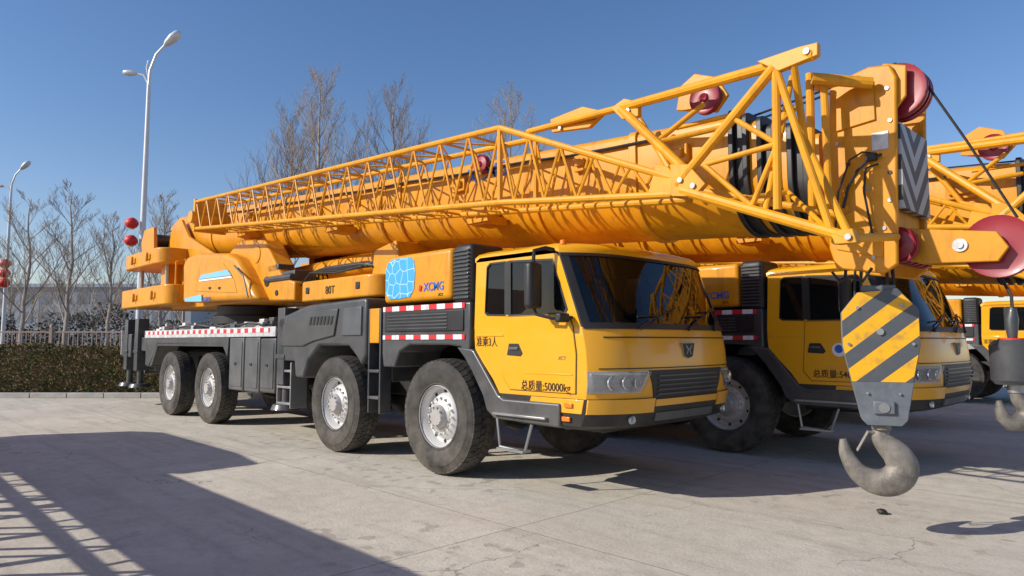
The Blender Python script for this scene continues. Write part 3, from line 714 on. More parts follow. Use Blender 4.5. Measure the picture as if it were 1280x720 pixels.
m = MB(); m.prism([S(1046, 120, hv0), S(1092, 100, hv0), S(1095, 150, hv0), S(1046, 165, hv0)], hv0-.018, hv0+.002); m.build('doubler_plate', M['yel'], hd, .006)
m = MB(); m.prism([S(1046, 312, hv0), S(1054, 270, hv0), S(1070, 262, hv0), S(1104, 300, hv0), S(1104, 322, hv0)], hv0-.016, hv0+.002); m.build('doubler_plate', M['yel'], hd, .006)
for pth, r_ in (([(1102, 193), (1088, 198), (1072, 213), (1060, 235), (1054, 260)], .012), ([(1098, 205), (1082, 210), (1080, 240), (1092, 300)], .009), ([(1096, 192), (1078, 190), (1062, 200), (1048, 240), (1044, 290)], .008), ([(1090, 335), (1078, 352), (1062, 346), (1050, 352), (1040, 340)], .012)):
    m = MB(); m.tube([S3(px, py, .77+.01*(i % 2)) for i, (px, py) in enumerate(pth)], r_, 6); m.build('head_cable', M['blk'], hd)
m = MB(); c = S3(1090, 196, .78); m.box(c.x-.05, c.x+.03, .765, .82, c.z-.03, c.z+.03); m.build('junction_box', M['blk'], hd, .008)
def sheave(c, r, w, mat, par, nm='sheave'):
    m = MB(); m.lathe(tuple(c), [(.0001, 0), (r*.25, -.02), (r*.3, .0), (r*.8, .01), (r, -.005), (r, w*.25), (r*.88, w*.5), (r, w*.75), (r, w+.005), (r*.8, w-.01), (r*.3, w), (r*.25, w+.02), (.0001, w)], 36, 'y', False)
    return m.build(nm, mat, par)
for v in (.94, 1.06): sheave((uf-.04, v, 3.50), .215, .07, M['red'], hd)
for v in (.92, 1.06, 1.2, 1.34, 1.48): sheave((uf-.07, v, 2.27), .14, .07, M['red'], hd)
q = [(uf-.3, 3.34), (uf-.3, 3.6), (uf-.1, 3.72), (uf+.06, 3.66), (uf+.05, 3.42), (uf-.05, 3.3)]
m = MB(); m.prism(q, .87, .90); m.prism(q, 1.16, 1.19)
m.tube([(uf-.04, .84, 3.50), (uf-.04, 1.22, 3.50)], .035, 10); m.build('sheave_bracket', M['yel'], hd, .01)
ar = [(uf-.25, 2.38), (uf-.1, 2.42), (uf+.55, 2.32), (uf+.62, 2.2), (uf+.55, 2.10), (uf+.1, 2.12), (uf-.25, 2.2)]
m = MB(); m.prism(ar, 1.04, 1.08); m.prism(ar, 1.24, 1.28); m.box(uf+.1, uf+.16, 1.08, 1.24, 2.14, 2.38); rj = m.build('sheave_arm', M['yel'], hd, .008)
sheave((uf+.54, 1.12, 2.22), .23, .08, M['red'], rj)
m = MB(); m.disc((uf+.32, 1.035, 2.24), .05, -.01, .01, 16); m.disc((uf+.32, 1.03, 2.24), .025, -.02, .0, 12); m.build('arm_pin', M['deck'], rj)
m = MB(); m.prism([S(850, 108, .75), S(868, 92, .75), S(895, 96, .75), S(910, 118, .75), S(895, 140, .75), S(845, 138, .75)], .75, .79); bk = m.build('rope_guide', M['yel'], boom, .008)
c = S3(880, 122, .68); sheave(c, .15, .06, M['red'], bk)
c = S3(600, 205, .7); sheave(c, .12, .06, M['red'], bk)

# ---------- lattice jib stowed beside the boom ----------
NV, FV = -.12, .42
def tz(u): return S_T0[1]+(u-S_T0[0])*(S_T1[1]-S_T0[1])/(S_T1[0]-S_T0[0])
S_T0 = S(246, 252, NV); S_T1 = S(625, 160, NV); S_B0 = S(242, 286, NV); S_B1 = S(640, 252, NV)
def bz(u): return S_B0[1]+(u-S_B0[0])*(S_B1[1]-S_B0[1])/(S_B1[0]-S_B0[0])
ua, ub = S_T0[0], S_T1[0]
m = MB(); RC, RB = .033, .0145
for v in (NV, FV):
    m.tube([(ua, v, tz(ua)), (ub, v, tz(ub))], RC, 10); m.tube([(ua, v, bz(ua)), (ub, v, bz(ub))], RC, 10)
nb = 17
us = [ua+(ub-ua)*i/nb for i in range(nb+1)]
for i in range(nb):
    a, b = us[i], us[i+1]; mid = (a+b)/2
    for v in (NV, FV):
        m.tube([(a, v, tz(a)), (mid, v, bz(mid))], RB, 6); m.tube([(mid, v, bz(mid)), (b, v, tz(b))], RB, 6)
    for zf in (tz, bz):
        p, q = (NV, FV) if i % 2 else (FV, NV)
        m.tube([(a, p, zf(a)), (b, q, zf(b))], RB*.85, 6)
    m.tube([(a, NV, tz(a)), (a, FV, tz(a))], RB, 6); m.tube([(mid, NV, bz(mid)), (mid, FV, bz(mid))], RB, 6)
for u in (ua, ub):
    for v in (NV, FV): m.tube([(u, v, tz(u)), (u, v, bz(u))], RC*.9, 8)
jib = m.build('lattice_jib', M['tub'], crane)
m = MB(); NT = S3(838, 222, NV+.1); NB_ = S3(838, 240, NV+.1)
un = NT.x
for v, ve in ((NV, .0), (FV, .3)):
    A0 = Vector((ub, v, tz(ub))); B0 = Vector((ub, v, bz(ub))); A1 = Vector((un, ve, NT.z)); B1 = Vector((un, ve, NB_.z-.02))
    m.tube([A0, A1], RC, 10); m.tube([B0, B1], RC, 10)
    K = 5
    for i in range(K):
        p = A0.lerp(A1, i/K); q = B0.lerp(B1, (i+.5)/K); r_ = A0.lerp(A1, (i+1)/K)
        m.tube([p, q], RB, 6); 
        if i < K-1: m.tube([q, r_], RB, 6)
for i in range(5):
    t = i/5
    p = Vector((ub, NV, tz(ub))).lerp(Vector((un, 0, NT.z)), t); q = Vector((ub, FV, tz(ub))).lerp(Vector((un, .3, NT.z)), t+.15); m.tube([p, q], RB*.85, 6)
m.build('jib_taper', M['tub'], jib)
for a, b in ((-.03, .01), (.28, .32)):
    v = 0 if a < 0 else .3
    m = MB(); m.prism([S(812, 244, v), S(822, 206, v), S(836, 208, v), S(860, 236, v), S(858, 246, v)], a, b); m.build('jib_gusset', M['tub'], jib, .006)
m = MB(); m.box(ua-.06, ua+.02, NV-.04, FV+.04, bz(ua)-.06, tz(ua)+.05); m.tube([(ua-.05, NV-.1, tz(ua)-.3), (ua-.05, FV+.1, tz(ua)-.3)], .12, 14)
m.build('jib_end_plate', M['tub'], jib, .01)
# jib root: splayed frame
m = MB(); T = lambda p, q, v1, v2, r, n=10: m.tube([S3(*p, v1), S3(*q, v2)], r, n)
nv, fv = -.02, .62
T((846, 232), (968, 84), nv, nv, .042)
T((852, 238), (1064, 298), nv, nv, .042)
T((776, 136), (862, 218), .3, nv, .042)
T((780, 134), (1018, 68), .3, nv, .042)
T((660, 165), (870, 110), .7, .5, .036)
T((870, 110), (1022, 64), .5, .3, .036)
T((970, 86), (972, 262), nv, nv, .032)
T((970, 86), (1040, 292), nv, nv, .028)
T((992, 80), (1006, 176), nv, .3, .028)
T((1006, 176), (1062, 296), .3, nv, .028)
T((1012, 92), (1016, 282), fv, fv, .032)
T((1030, 108), (1038, 288), fv, fv, .03)
T((990, 96), (955, 272), fv, nv, .024)
T((880, 206), (972, 180), nv, nv, .022)
T((880, 206), (940, 258), nv, nv, .022)
T((940, 258), (972, 180), nv, nv, .022)
T((920, 150), (972, 180), nv, nv, .022)
T((820, 178), (900, 160), .15, .4, .024)
T((820, 178), (880, 130), .15, .4, .024)
T((1000, 130), (970, 160), .4, nv, .02)
T((905, 252), (985, 240), nv, .5, .02)
T((985, 240), (1040, 292), .5, nv, .02)
T((1015, 98), (1090, 104), .5, .75, .045)
T((1018, 110), (1075, 98), fv, .75, .028)
T((862, 236), (1048, 268), .55, .6, .032)
T((1062, 298), (1120, 296), nv, .8, .032)
T((800, 150), (846, 226), .6, .55, .03)
T((846, 160), (930, 140), .5, .5, .02)
rt = m.build('jib_root_frame', M['tub'], crane)
for poly, v, h in (([(948, 78), (1000, 60), (1024, 54), (1024, 70), (975, 90)], nv, .03), ([(1040, 290), (1068, 286), (1074, 304), (1046, 306)], nv, .04), ([(842, 246), (840, 206), (862, 206), (884, 230), (870, 246)], nv, .03), ([(690, 150), (730, 134), (758, 140), (738, 160), (692, 166)], .7, .03), ([(766, 136), (782, 124), (800, 128), (800, 146), (780, 150)], .3, .03)):
    m = MB(); m.prism([S(*p, v) for p in poly], v-h, v+h); m.build('frame_lug', M['tub'], rt, .006)
for (px, py, v) in ((700, 160, .65), (745, 146, .65), (785, 138, .26), (850, 225, -.06), (866, 232, -.06), (1008, 64, -.06), (1060, 296, -.07)):
    m = MB(); c = S3(px, py, v); m.disc(tuple(c), .022, -.01, .02, 12); m.build('frame_pin', M['stl'], rt)
for u in (-6.6, -3.2, .2):
    m = MB(); m.tube([(u, FV, bz(u)), (u, .8, bz(u)+.05)], .05, 8); m.prism([(u-.2, bz(u)-.1), (u+.2, bz(u)-.1), (u+.12, bz(u)+.12), (u-.12, bz(u)+.12)], .44, .52)
    m.box(u-.15, u+.15, .5, .8, bz(u)-.12, bz(u)-.02)
    m.build('jib_support', M['yel'], jib)
for k, s_ in enumerate((1.25, 1.38)):
    m = MB(); m.tube([(-11.7, .7, 4.2), (-8, 1.2+.1*k, zb(-8)+BH+.12), (3.3, s_, zb(3.3)+BH+.1), (uf-.04, .98+.12*k, 3.73)], .011, 6); m.build('hoist_rope', M['rope'], crane)
t_a = text('准乘3人', 'capacity_lettering', M['ink'], crane, .115, .665, V0-.002, S(590, 432, V0)[1], bold=.0005, sx=.84)
t_b = text('总质量:50000kg', 'weight_lettering', M['ink'], crane, .11, S(651, 485, V0-.02)[0], V0-.0165, S(651, 486, V0-.02)[1], bold=.0005, sx=.90)

# =====================================================================
# NEIGHBOURS
# =====================================================================
def place(o, du, dv): x, y = loc2w(du, dv); o.location = (x, y, 0)
c2 = copy_tree(crane, skip=('weight_lettering', 'capacity_lettering')); place(c2, 1.5, 3.85)
c2['label'] = 'second truck crane in the row, round badge on its door, partly behind the hook'
text('总质量:54000kg', 'weight_lettering', M['ink'], c2, .11, 1.22, V0-.0165, 1.08, bold=.0005, sx=.90)
m = MB(); m.disc((1.55, V0-.022, 1.42), .085, 0, .006); bd = m.build('door_badge', M['white'], c2)
m = MB(); m.disc((1.55, V0-.026, 1.43), .05, 0, .004); m.build('badge_mark', M['blue'], bd)
c3 = copy_tree(crane, skip=('weight_lettering',)); place(c3, 1.6, 15.2)
c3['label'] = 'farthest truck crane, small cab with dark windows at the right edge beyond the second crane'
c5 = copy_tree(crane, skip=('weight_lettering',)); place(c5, .4, 8.3)
c5['label'] = 'truck crane third in the row, only its boom and jib seen above the second crane'

# made-up girder and lattice, unseen left of camera, shaped to throw the foreground shadow
bs = empty('shadow_caster', (P0[0], P0[1], 0), ANG, 'added shadow caster of girder, block and lattice on trestles, unseen left of the view', 'shadow caster')
m = MB(); m.prism([(-7.6, 1.72), (-7.6, 2.05), (4.5, 2.05), (4.5, 1.72)], -5.95, -5.3); m.build('caster_girder', M['yel'], bs, .02)
m = MB(); m.prism([(-8.6, 1.6), (-8.6, 2.5), (-8.2, 2.72), (-5.2, 2.72), (-4.1, 2.62), (-4.9, 2.06), (-4.9, 1.6)], -6.1, -5.15); m.build('caster_block', M['yel'], bs, .03)  # added taller block, shaped for the far tip of the cast shadow
m = MB()
for z in (.70, 1.5):
    for v in (-5.95, -5.65): m.tube([(-6.5, v, z), (4.5, v, z)], .045, 8)
for i in range(14):
    a = -6.5+i*.786
    for v in (-5.95, -5.65): m.tube([(a, v, .70), (a+.393, v, 1.50)], .028, 6); m.tube([(a+.393, v, 1.50), (a+.786, v, .70)], .028, 6)
    m.tube([(a, -5.95, .70), (a, -5.65, .70)], .025, 6); m.tube([(a, -5.95, 1.5), (a, -5.65, 1.5)], .025, 6)
m.build('caster_lattice', M['tub'], bs)
for u in (-6.5, -2.6, 3.6):
    m = MB(); m.box(u-.06, u+.06, -6.1, -5.2, .56, .65); m.box(u-.06, u+.06, -6.1, -5.2, 1.62, 1.71)
    for v in (-6.05, -5.25): m.box(u-.05, u+.05, v-.05, v+.05, 0, 1.62)
    m.build('caster_trestle', M['dark'], bs)

# red lattice jib lying beyond the second crane
rl = empty('red_lattice', (0, 0, 0), 0, 'thin red lattice jib seen far right between the second crane and the small hook', 'lattice')
m = MB(); Y = 24.0; xs = [(1120-640)/FP*Y+i*.45 for i in range(14)]; z0 = CH+(427-393)/FP*Y; z1 = CH+(427-381)/FP*Y
m.tube([(xs[0], Y, z0), (xs[-1], Y, z0)], .04, 6); m.tube([(xs[0], Y, z1), (xs[-1], Y, z1)], .04, 6)
for a, b in zip(xs, xs[1:]): m.tube([(a, Y, z0), ((a+b)/2, Y, z1)], .022, 5); m.tube([((a+b)/2, Y, z1), (b, Y, z0)], .022, 5)
m.build('truss', M['redl'], rl)
for xx in (xs[1], xs[-2]):
    m = MB(); m.tube([(xx, Y+.1, 0), (xx, Y+.1, z0)], .06, 8); m.build('stand', M['redl'], rl)

# =====================================================================
# HOOK BLOCKS
# =====================================================================
def hook_block():
    D = 5.45; s = D/FP; kx = .92
    X = (1097-640)*s; 
    root = empty('hook_block', (X, D, 0), R(-24), 'large hook block with yellow and grey diagonal stripes and worn steel hook', 'hook')
    q = lambda px, py: ((px-1097)*s*kx, CH+(427-py)*s)
    plate = [q(1072, 366), q(1120, 362), q(1144, 388), q(1144, 432), q(1126, 522), q(1119, 529), q(1079, 529), q(1072, 522), q(1052, 432), q(1052, 390)]
    for a, b in ((-.10, -.08), (.08, .10)):
        m = MB(); m.prism(plate, a, b); m.build('side_plate', M['hgrey'], root, .005)
    sp = [q(1072.5, 366.5), q(1119.5, 363), q(1143.3, 388.5), q(1143.3, 432), q(1133.5, 476), q(1062, 476), q(1052.7, 432), q(1052.7, 390.5)]
    m = MB(); m.prism(sp, -.103, -.1005); m.build('stripe_plate', M['haz'], root)
    m = MB(); m.prism(sp, .1005, .103); m.build('stripe_plate', M['haz'], root)
    for y in (-.075, -.025, .025): sheave((q(1098, 410)[0], y, q(1098, 410)[1]), .235, .042, M['hgrey'], root)
    for (px, py, r) in ((1072, 385, .013), (1124, 383, .013), (1060, 430, .012), (1136, 430, .012), (1098, 415, .026), (1080, 490, .01), (1118, 490, .01)):
        m = MB(); a, b = q(px, py); m.lathe((a, -.118, b), [(.0001, 0), (r, 0), (r, .02), (.0001, .02)], 12, 'y', False); m.build('bolt', M['stl'], root)
    a, b = q(1099, 507); m = MB(); m.box(a-.075, a+.075, -.125, .125, b-.05, b+.05); m.build('crosshead', M['hgrey'], root, .01)
    m = MB(); m.disc((a, -.133, b), .038, 0, .01, 20); m.build('crosshead_pin', M['stl'], root)
    m = MB()
    pts = [(1096, 520, 9), (1096, 534, 9), (1095, 544, 11), (1102, 554, 13.5), (1113, 565, 16.5), (1119, 579, 18), (1113, 592, 18.5), (1099, 599, 17.5), (1082, 598, 15), (1067, 590, 12), (1057, 577, 9.5), (1051, 563, 7.5), (1049, 549, 4)]
    def cr(p0, p1, p2, p3, t): return .5*((2*p1)+(-p0+p2)*t+(2*p0-5*p1+4*p2-p3)*t*t+(-p0+3*p1-3*p2+p3)*t**3)
    P = []
    for i in range(len(pts)-1):
        g = lambda j: pts[max(0, min(len(pts)-1, j))]
        for k in range(5):
            t = k/5; v_ = [cr(g(i-1)[c_], g(i)[c_], g(i+1)[c_], g(i+2)[c_], t) for c_ in range(3)]
            P.append((q(v_[0], v_[1]), v_[2]*s))
    P.append((q(pts[-1][0], pts[-1][1]), pts[-1][2]*s))
    m.tube([(a_[0], 0, a_[1]) for a_, r in P], [r for a_, r in P], 20)
    m.v = [(x, y*.7, z) for x, y, z in m.v]
    m.tube([(q(1096, 526)[0], 0, q(1096, 526)[1]), (q(1096, 535)[0], 0, q(1096, 535)[1])], .07, 16)
    hk = m.build('hook', M['hookm'], root, ang=70)
    a = q(1080, 538); b = q(1066, 562)
    m = MB(); m.tube([(a[0], -.03, a[1]), (b[0], -.03, b[1]), (b[0], .03, b[1]), (a[0], .03, a[1])], .009, 6); m.tube([(q(1094, 540)[0], -.02, q(1094, 540)[1]), (a[0], -.03, a[1])], .012, 6); m.build('latch', M['hookm'], hk)
    for i, px in enumerate((1068, 1076, 1112, 1120)):
        for y in (-.05, .0, .05):
            m = MB(); a = q(px, 400); m.tube([(a[0], y, a[1]), (a[0]*.8, y+.0, 2.3)], .009, 6); m.build('reeving_rope', M['rope'], root)
    m = MB(); a = q(1098, 362); m.box(a[0]-.12, a[0]+.12, -.08, .08, a[1]-.02, a[1]+.03); m.build('rope_guard', M['hgrey'], root, .008)
    return root
hook_block()
def small_hook():
    D = 5.05; s = D/FP; X = (1264-640)*s
    root = empty('small_hook', (X, D, 0), R(-6), 'smaller dark hook weight with red disc at the right edge of the view', 'hook')
    q = lambda py: CH+(427-py)*s
    m = MB(); m.lathe((0, 0, q(480)), [(.0001, 0), (.12, 0), (.145, .03), (.15, (480-432)*s), (.12, (480-425)*s), (.0001, (480-424)*s)], 28, 'z', False); m.build('weight', M['dark'], root)
    m = MB(); m.lathe((0, 0, q(427)), [(.0001, 0), (.09, 0), (.09, .025), (.0001, .025)], 24, 'z', False); m.build('red_disc', M['lred'], root)
    m = MB(); m.tube([(0, 0, q(424)), (0, 0, q(400)), (.01, 0, q(385))], [.03, .045, .025], 12); m.build('rope_socket', M['dark'], root)
    m = MB(); m.tube([(0.01, 0, q(388)), (0.02, .02, q(370)), (.0, .1, q(345))], .011, 6); m.build('rope', M['rope'], root)
    m = MB(); m.tube([(0, 0, q(480)), (0, 0, q(490))], .05, 12); m.build('swivel', M['stl'], root)
    pts = [(0, 488, 7), (2, 497, 8), (10, 507, 10), (12, 517, 11), (4, 526, 11.5), (-8, 527, 10), (-16, 520, 8), (-19, 510, 6), (-20, 500, 3)]
    m = MB(); m.tube([(x*s, 0, q(y)) for x, y, r in pts], [r*s for x, y, r in pts], 14); m.build('hook', M['hookm'], root, ang=70)
small_hook()
m = MB(); pA = Vector((uf+.08, .98, 3.68)); pB = Vector((uf+.66, 1.16, 2.42))
m.tube([pA, pA.lerp(pB, .5)+Vector((.02, 0, -.02)), pB], .010, 6); m.build('auxiliary_rope', M['rope'], crane)

# =====================================================================
# SETTING
# =====================================================================
m = MB(); m.add([(-700, -300, 0), (700, -300, 0), (700, 900, 0), (-700, 900, 0)], [(0, 1, 2, 3)]); g = m.build('ground', M['ground'], None, smooth=False, fix=False); g['kind'] = 'structure'
m = MB(); m.add([(-120, 19.0, .004), (4, 19.0, .004), (4, 60, .004), (-120, 60, .004)], [(0, 1, 2, 3)]); g = m.build('verge', M['soil'], None, smooth=False, fix=False); g['kind'] = 'structure'
m = MB()
x = -60
while x < 4: m.box(x, x+.98, 18.72, 18.9, 0, .14); x += 1.0
g = m.build('kerb', M['kerb'], None, .012); g['kind'] = 'structure'
def leafmat(name, a, b, sc=6):
    mm, nt, bs = nodes(name); oi = N(nt, 'ShaderNodeNewGeometry'); wn = N(nt, 'ShaderNodeTexNoise'); wn.inputs['Scale'].default_value = sc
    wn.inputs['Detail'].default_value = 6
    nt.links.new(oi.outputs['Position'], wn.inputs['Vector'])
    r = N(nt, 'ShaderNodeMapRange'); r.inputs[1].default_value = .35; r.inputs[2].default_value = .65; nt.links.new(wn.outputs[0], r.inputs[0])
    nt.links.new(mixc(nt, r.outputs[0], a, b), bs.inputs['Base Color']); bs.inputs['Roughness'].default_value = 1; bs.inputs['Specular IOR Level'].default_value = .05
    return mm
M['hedge'] = leafmat('hedge_leaf', (.19, .135, .075), (.095, .10, .042), 4)
def hedge(x0, x1, y0, y1, h, n, label):
    rnd = random.Random(5); vs = []; fs = []
    root = empty('hedge', ((x0+x1)/2, y0, 0), 0, label, 'hedge'); cx = (x0+x1)/2
    for i in range(n):
        x = rnd.uniform(x0, x1); 
        hh = h+.04*sin(x*1.7)+.04*sin(x*4.1)
        side = rnd.random()
        if side < .6: y = y0+abs(rnd.gauss(0, .08)); z = rnd.uniform(.05, hh)
        else: y = rnd.uniform(y0, y1); z = hh-abs(rnd.gauss(0, .07))
        if rnd.random() < .04: z += rnd.random()*.14
        s = rnd.uniform(.02, .045); a = Vector((rnd.uniform(-1, 1), rnd.uniform(-1, 1), rnd.uniform(-1, 1))).normalized(); b = a.cross(Vector((rnd.uniform(-1, 1), rnd.uniform(-1, 1), rnd.uniform(-1, 1)))).normalized()
        c = Vector((x-cx, y-y0, z)); k = len(vs)
        vs += [tuple(c-a*s), tuple(c+b*s*.6), tuple(c+a*s), tuple(c-b*s*.6)]; fs.append((k, k+1, k+2, k+3))
    mm = MB(); mm.add(vs, fs); mm.build('foliage', M['hedge'], root, smooth=False, fix=False)
    mm = MB(); mm.box(x0-cx+.1, x1-cx-.1, .12, y1-y0-.05, 0, h-.15); mm.build('stems', M['hedge'], root)
hedge(-27, -4, 19.1, 20.3, 1.40, 52000, 'long clipped brown-green hedge behind the kerb on the left')
fr_ = empty('fence', (-18, 23.5, 0), 0, 'low reddish-brown railing fence behind the hedge on the left', 'fence')
m = MB(); m.box(-16, 16, -.02, .02, 1.82, 1.87); m.box(-16, 16, -.02, .02, 1.25, 1.29); m.box(-16, 16, -.02, .02, .3, .34); m.build('rail', M['fence'], fr_)
m = MB()
x = -16
while x < 16: m.box(x, x+.025, -.012, .012, .2, 1.9); x += .16
m.build('bars', M['fence'], fr_)
for k in range(13):
    m = MB(); xx = -15.9+k*2.6; m.box(xx-.05, xx+.05, -.05, .05, 0, 2.0); m.lathe((xx, 0, 2.0), [(.0001, .1), (.05, .05), (.06, 0), (.0001, 0)], 8, 'z', False); m.build('post', M['fence'], fr_)

# bare trees
def bare_tree(seed, H, habit, nprim, r0, label, loc, group):
    rnd = random.Random(seed); root = empty('bare_tree', loc, rnd.random()*6, label, 'tree', group)
    tp = []; x = y = 0
    for i in range(11):
        tp.append(Vector((x, y, H*.93*i/10))); x += rnd.uniform(-1, 1)*.012*H; y += rnd.uniform(-1, 1)*.012*H
    rad = lambda t: r0*(1-t)**.8+.010
    m = MB(); m.tube(tp, [rad(i/10) for i in range(11)], 8); m.build('trunk', M['bark'], root)
    m = MB()
    def at(t):
        f = t*10; i = min(9, int(f)); return tp[i].lerp(tp[i+1], f-i)
    def branch(p, d, L, r, lev):
        n = 3 if lev < 2 else 2
        pts = [p]; dd = d.copy()
        for i in range(n):
            dd = (dd+Vector((rnd.uniform(-.18, .18), rnd.uniform(-.18, .18), .10+rnd.uniform(-.08, .12)))).normalized(); pts.append(pts[-1]+dd*L/n)
        m.tube(pts, [max(.0045, r*(1-.75*i/n)) for i in range(n+1)], 5 if lev == 0 else 3, cap=False)
        if lev < 3:
            k = (7, 5, 3)[lev]
            for j in range(k):
                t = .2+.8*(j+rnd.random())/k; f = min(t, .999)*n; i = int(f); q = pts[i].lerp(pts[i+1], f-i)
                a = rnd.random()*2*pi; ax = Vector((cos(a), sin(a), rnd.uniform(-.1, .4)))
                nd = (dd*habit[1]+ax*.62).normalized()
                branch(q, nd, L*rnd.uniform(.38, .6)*(1.15-.4*t), r*(.42 if lev == 0 else .5), lev+1)
    for i in range(nprim):
        t = .24+.74*(i+rnd.random()*.7)/nprim; a = i*2.4+rnd.uniform(-.4, .4)
        d = Vector((cos(a), sin(a), habit[0]*(.8+.5*rnd.random()))).normalized()
        branch(at(t), d, H*habit[2]*(1.15-t)*rnd.uniform(.8, 1.15), rad(t)*.42, 0)
    m.build('crown', M['bark2'], root, smooth=False, fix=False)
    return root
def wp(px, D): return ((px-640)/FP*D, D, 0)
GT = 'bare trees beyond the hedge and cranes'
tA = bare_tree(11, 9.8, (.9, .9, .42), 15, .12, 'bare spreading tree behind the hedge, second tree from the left edge', wp(85, 34), GT)
tB = bare_tree(23, 16.0, (1.7, 1.1, .40), 26, .17, 'tallest bare tree rising above the middle of the stowed jib', wp(402, 34), GT)
tC = bare_tree(31, 10.2, (1.5, 1.0, .38), 17, .12, 'bare tree beside the tall lamp post, left of the crane', wp(205, 38), GT)
def tree_copy(src, px, D, sc, rz, label):
    t = copy_tree(src); t.location = wp(px, D); t.scale = (sc, sc, sc); t.rotation_euler = (0, 0, rz); t['label'] = label; return t
tree_copy(tA, 30, 36, 1.0, 2.0, 'bare tree nearest the left edge of the view, beside the small lamp post')
tree_copy(tC, 135, 40, .92, 1.2, 'slender bare tree third from the left edge behind the hedge')
tree_copy(tB, 352, 38, .95, 2.6, 'bare tree standing left of the tallest tree above the jib')
tree_copy(tB, 488, 35, .98, 4.4, 'bare tree standing right of the tallest tree above the jib')
tree_copy(tB, 640, 42, 1.12, 1.0, 'bare tree with only its tip showing above the boom')
tree_copy(tC, 225, 52, 1.1, 3.0, 'bare tree just right of the tall lamp post, partly behind the counterweights')
random.seed(17)
for k in range(8):
    px = -20+k*34; D = 62+random.random()*22
    t = copy_tree((tA, tC)[k % 2]); t.location = wp(px, D); s = .8+.25*random.random(); t.scale = (s*1.2, s*1.2, s); t.rotation_euler = (0, 0, random.random()*6)
    t['label'] = 'distant bare tree in the hazy row on the left horizon'; t['group'] = 'distant trees on the left horizon'
M['bush'] = leafmat('distant_bush', (.13, .118, .105), (.085, .088, .08), 1.5)
rnd = random.Random(9)
def bushrow():
    vs = []; fs = []
    for i in range(34000):
        x = rnd.uniform(-75, -15); hh = 3.6+.8*sin(x*.5)+.5*sin(x*1.3+1)
        z = hh*rnd.random(); y = 56+rnd.random()*4
        s = rnd.uniform(.08, .19); a = Vector((rnd.uniform(-1, 1), rnd.uniform(-1, 1), rnd.uniform(-1, 1))).normalized(); b = a.cross(Vector((.3, .5, rnd.uniform(-1, 1)))).normalized(); c = Vector((x, y, z)); k = len(vs)
        vs += [tuple(c-a*s), tuple(c+b*s*.6), tuple(c+a*s), tuple(c-b*s*.6)]; fs.append((k, k+1, k+2, k+3))
    mm = MB(); mm.add(vs, fs); o = mm.build('undergrowth', M['bush'], None, smooth=False, fix=False); o['kind'] = 'stuff'; tag(o, 'dark brown-green undergrowth along the left horizon beneath the distant trees', 'undergrowth')
bushrow()
bd = empty('office_building', (-72, 120, 0), 0, 'pale low building with rows of dark windows on the left horizon behind the trees', 'building')
m = MB(); m.box(-22, 16, 0, 14, 0, 11); m.build('wall', M['bwall'], bd)
m = MB(); m.box(-22.5, 16.5, -.5, 14.5, 11, 11.6); m.build('roof', M['droof'], bd)
for fz in (1.5, 4.8, 8.1):
    for k in range(11):
        m = MB(); xx = -20.5+k*3.3; m.box(xx, xx+2.2, -.06, .02, fz, fz+1.9); wv_ = m.build('window', M['bwin'], bd)
def street_lamp(px, D, H, label):
    x, y, _ = wp(px, D); r = empty('street_lamp', (x, y, 0), 0, label, 'street lamp', 'twin-armed lamp posts behind the hedge')
    m = MB(); m.tube([(0, 0, 0), (0, 0, H*.5), (.0, 0, H-1.6)], [.11, .085, .06], 12); m.tube([(0, 0, 0), (0, 0, 1.0)], [.16, .14], 12); m.build('pole', M['pole'], r)
    m = MB(); m.tube([(0, 0, H-1.7), (.02, 0, H-1.1), (.2, 0, H-.55), (.5, 0, H-.2)], [.05, .045, .04, .035], 8)
    m.tube([(0, 0, H-1.9), (-.03, 0, H-1.5), (-.18, 0, H-1.25), (-.42, 0, H-1.2)], [.045, .04, .035, .03], 8)
    m.tube([(.02, 0, H-1.55), (-.1, 0, H-1.0), (-.05, 0, H-.75)], .02, 6); m.build('arm', M['pole'], r)
    def head(x0, z0, dx, dz, s, nm):
        m = MB(); rings = []
        d = Vector((dx, 0, dz)).normalized(); n = Vector((-d.z, 0, d.x)); b = Vector((0, 1, 0)); c = Vector((x0, 0, z0))
        for t, w in ((0, .05), (.12, .12), (.35, .17), (.55, .14), (.62, .06)):
            rings.append([tuple(c+d*t*s+(b*cos(a)*w+n*sin(a)*w*(.75))*s) for a in [2*pi*k/14 for k in range(14)]])
        m.loft(rings); m.build(nm, M['pole'], r, ang=60)
    head(.46, H-.25, .7, .65, 1.1, 'lamp_head'); head(-.4, H-1.2, -1, .1, .75, 'lamp_head')
    return r
street_lamp(174, 22, 11.5, 'tall white twin-armed lamp post left of the crane, red lanterns on its pole')
street_lamp(5, 38, 11.4, 'smaller white twin-armed lamp post at the left edge of the view')
def lantern(x, y, z, s, label, group=None):
    r = empty('lantern', (x, y, z-s*.42), 0, label, 'lantern', group)
    m = MB(); m.lathe((0, 0, .42*s), [(.18*s, -.40*s), (.34*s, -.3*s), (.46*s, -.12*s), (.48*s, 0), (.46*s, .12*s), (.34*s, .3*s), (.18*s, .40*s)], 24, 'z', False); m.build('shade', M['lred'], r)
    for zz in (0, .8*s):
        m = MB(); m.lathe((0, 0, zz), [(.0001, -.02*s), (.19*s, -.02*s), (.19*s, .04*s), (.0001, .04*s)], 16, 'z', False); m.build('rim', M['gold'], r)
x, y, _ = wp(165, 22)
lantern(x-.05, y-.15, CH+(427-279)/FP*22, .42, 'upper red lantern on the tall lamp post', 'red lanterns')
lantern(x-.05, y-.15, CH+(427-301)/FP*22, .42, 'lower red lantern on the tall lamp post', 'red lanterns')
x, y, _ = wp(5, 38)
lantern(x+.05, y-.2, CH+(427-330)/FP*38, .6, 'upper red lantern on the small lamp post at the left edge', 'red lanterns')
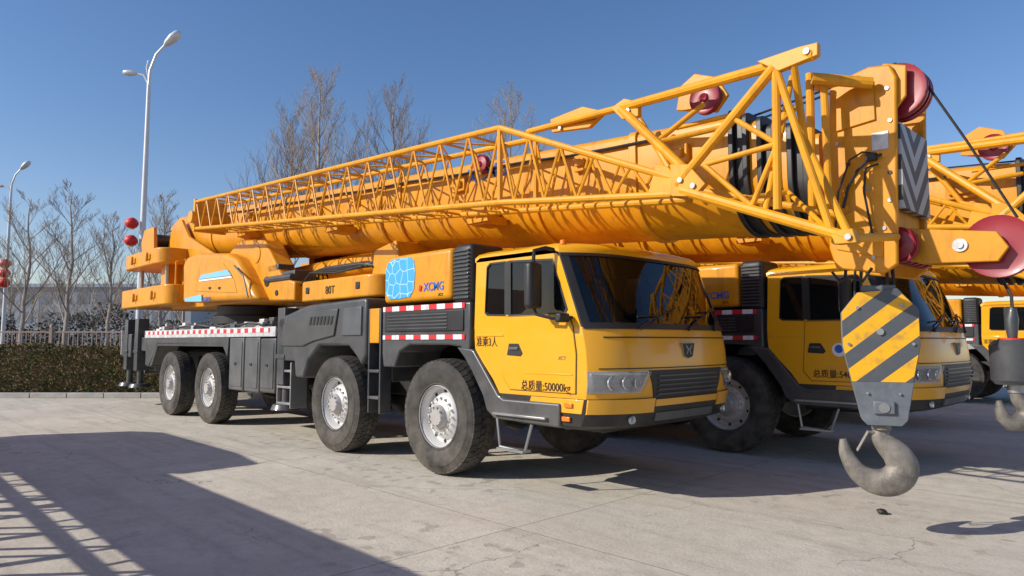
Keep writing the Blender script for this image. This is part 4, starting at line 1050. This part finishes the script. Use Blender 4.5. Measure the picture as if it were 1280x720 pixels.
lantern(x+.05, y-.2, CH+(427-342)/FP*38, .6, 'middle red lantern on the small lamp post at the left edge', 'red lanterns')
lantern(x+.05, y-.2, CH+(427-354)/FP*38, .6, 'lowest red lantern on the small lamp post at the left edge', 'red lanterns')
x, y = (1092-640)/FP*6.22, 6.22
st = bmesh.new(); bmesh.ops.create_icosphere(st, subdivisions=2, radius=.05)
rnd = random.Random(2)
for v in st.verts: v.co *= rnd.uniform(.75, 1.15); v.co.z = v.co.z*.5+.02
me = bpy.data.meshes.new('stone'); st.to_mesh(me); st.free(); o = bpy.data.objects.new('stone', me); C.objects.link(o); o.location = (x, y, 0); me.materials.append(M['blk']); tag(o, 'small dark lump lying on the concrete below the large hook', 'stone')

# ---------- light ----------
EL = R(30); L = Vector((.95, .31, 0)).normalized()
d = Vector((L.x*cos(EL), L.y*cos(EL), -sin(EL)))
sun = bpy.data.lights.new('sun', 'SUN'); sun.energy = 5.0; sun.angle = R(.5); sun.color = (1, .935, .83)
so = bpy.data.objects.new('sun', sun); C.objects.link(so); so.rotation_euler = d.to_track_quat('-Z', 'Y').to_euler(); so.location = (-20, -10, 20)
w = bpy.data.worlds.new('World'); SC.world = w; w.use_nodes = True; nt = w.node_tree
sky = nt.nodes.new('ShaderNodeTexSky'); sky.sky_type = 'NISHITA'; sky.sun_disc = False; sky.sun_elevation = EL; sky.sun_rotation = atan2(-L.x, -L.y)
sky.air_density = 1.1; sky.dust_density = .5; sky.ozone_density = 2.2
hsv = nt.nodes.new('ShaderNodeHueSaturation'); hsv.inputs['Saturation'].default_value = 1.2
mul = nt.nodes.new('ShaderNodeMix'); mul.data_type = 'RGBA'; mul.blend_type = 'MULTIPLY'; mul.inputs[0].default_value = 1; mul.inputs[7].default_value = (1.04, .965, 1.06, 1)
bg = nt.nodes['Background']; bg.inputs[1].default_value = .125; nt.links.new(sky.outputs[0], hsv.inputs['Color']); nt.links.new(hsv.outputs[0], mul.inputs[6]); nt.links.new(mul.outputs[2], bg.inputs[0])
SC.view_settings.view_transform = 'Standard'; SC.view_settings.look = 'None'; SC.view_settings.exposure = 0
cam = bpy.data.cameras.new('camera'); co = bpy.data.objects.new('camera', cam); C.objects.link(co); SC.camera = co
co.location = (0, 0, CH); co.rotation_euler = (pi/2+PT, 0, 0); cam.sensor_width = 36; cam.lens = FP/1280*36; cam.clip_end = 3000; cam.clip_start = .05
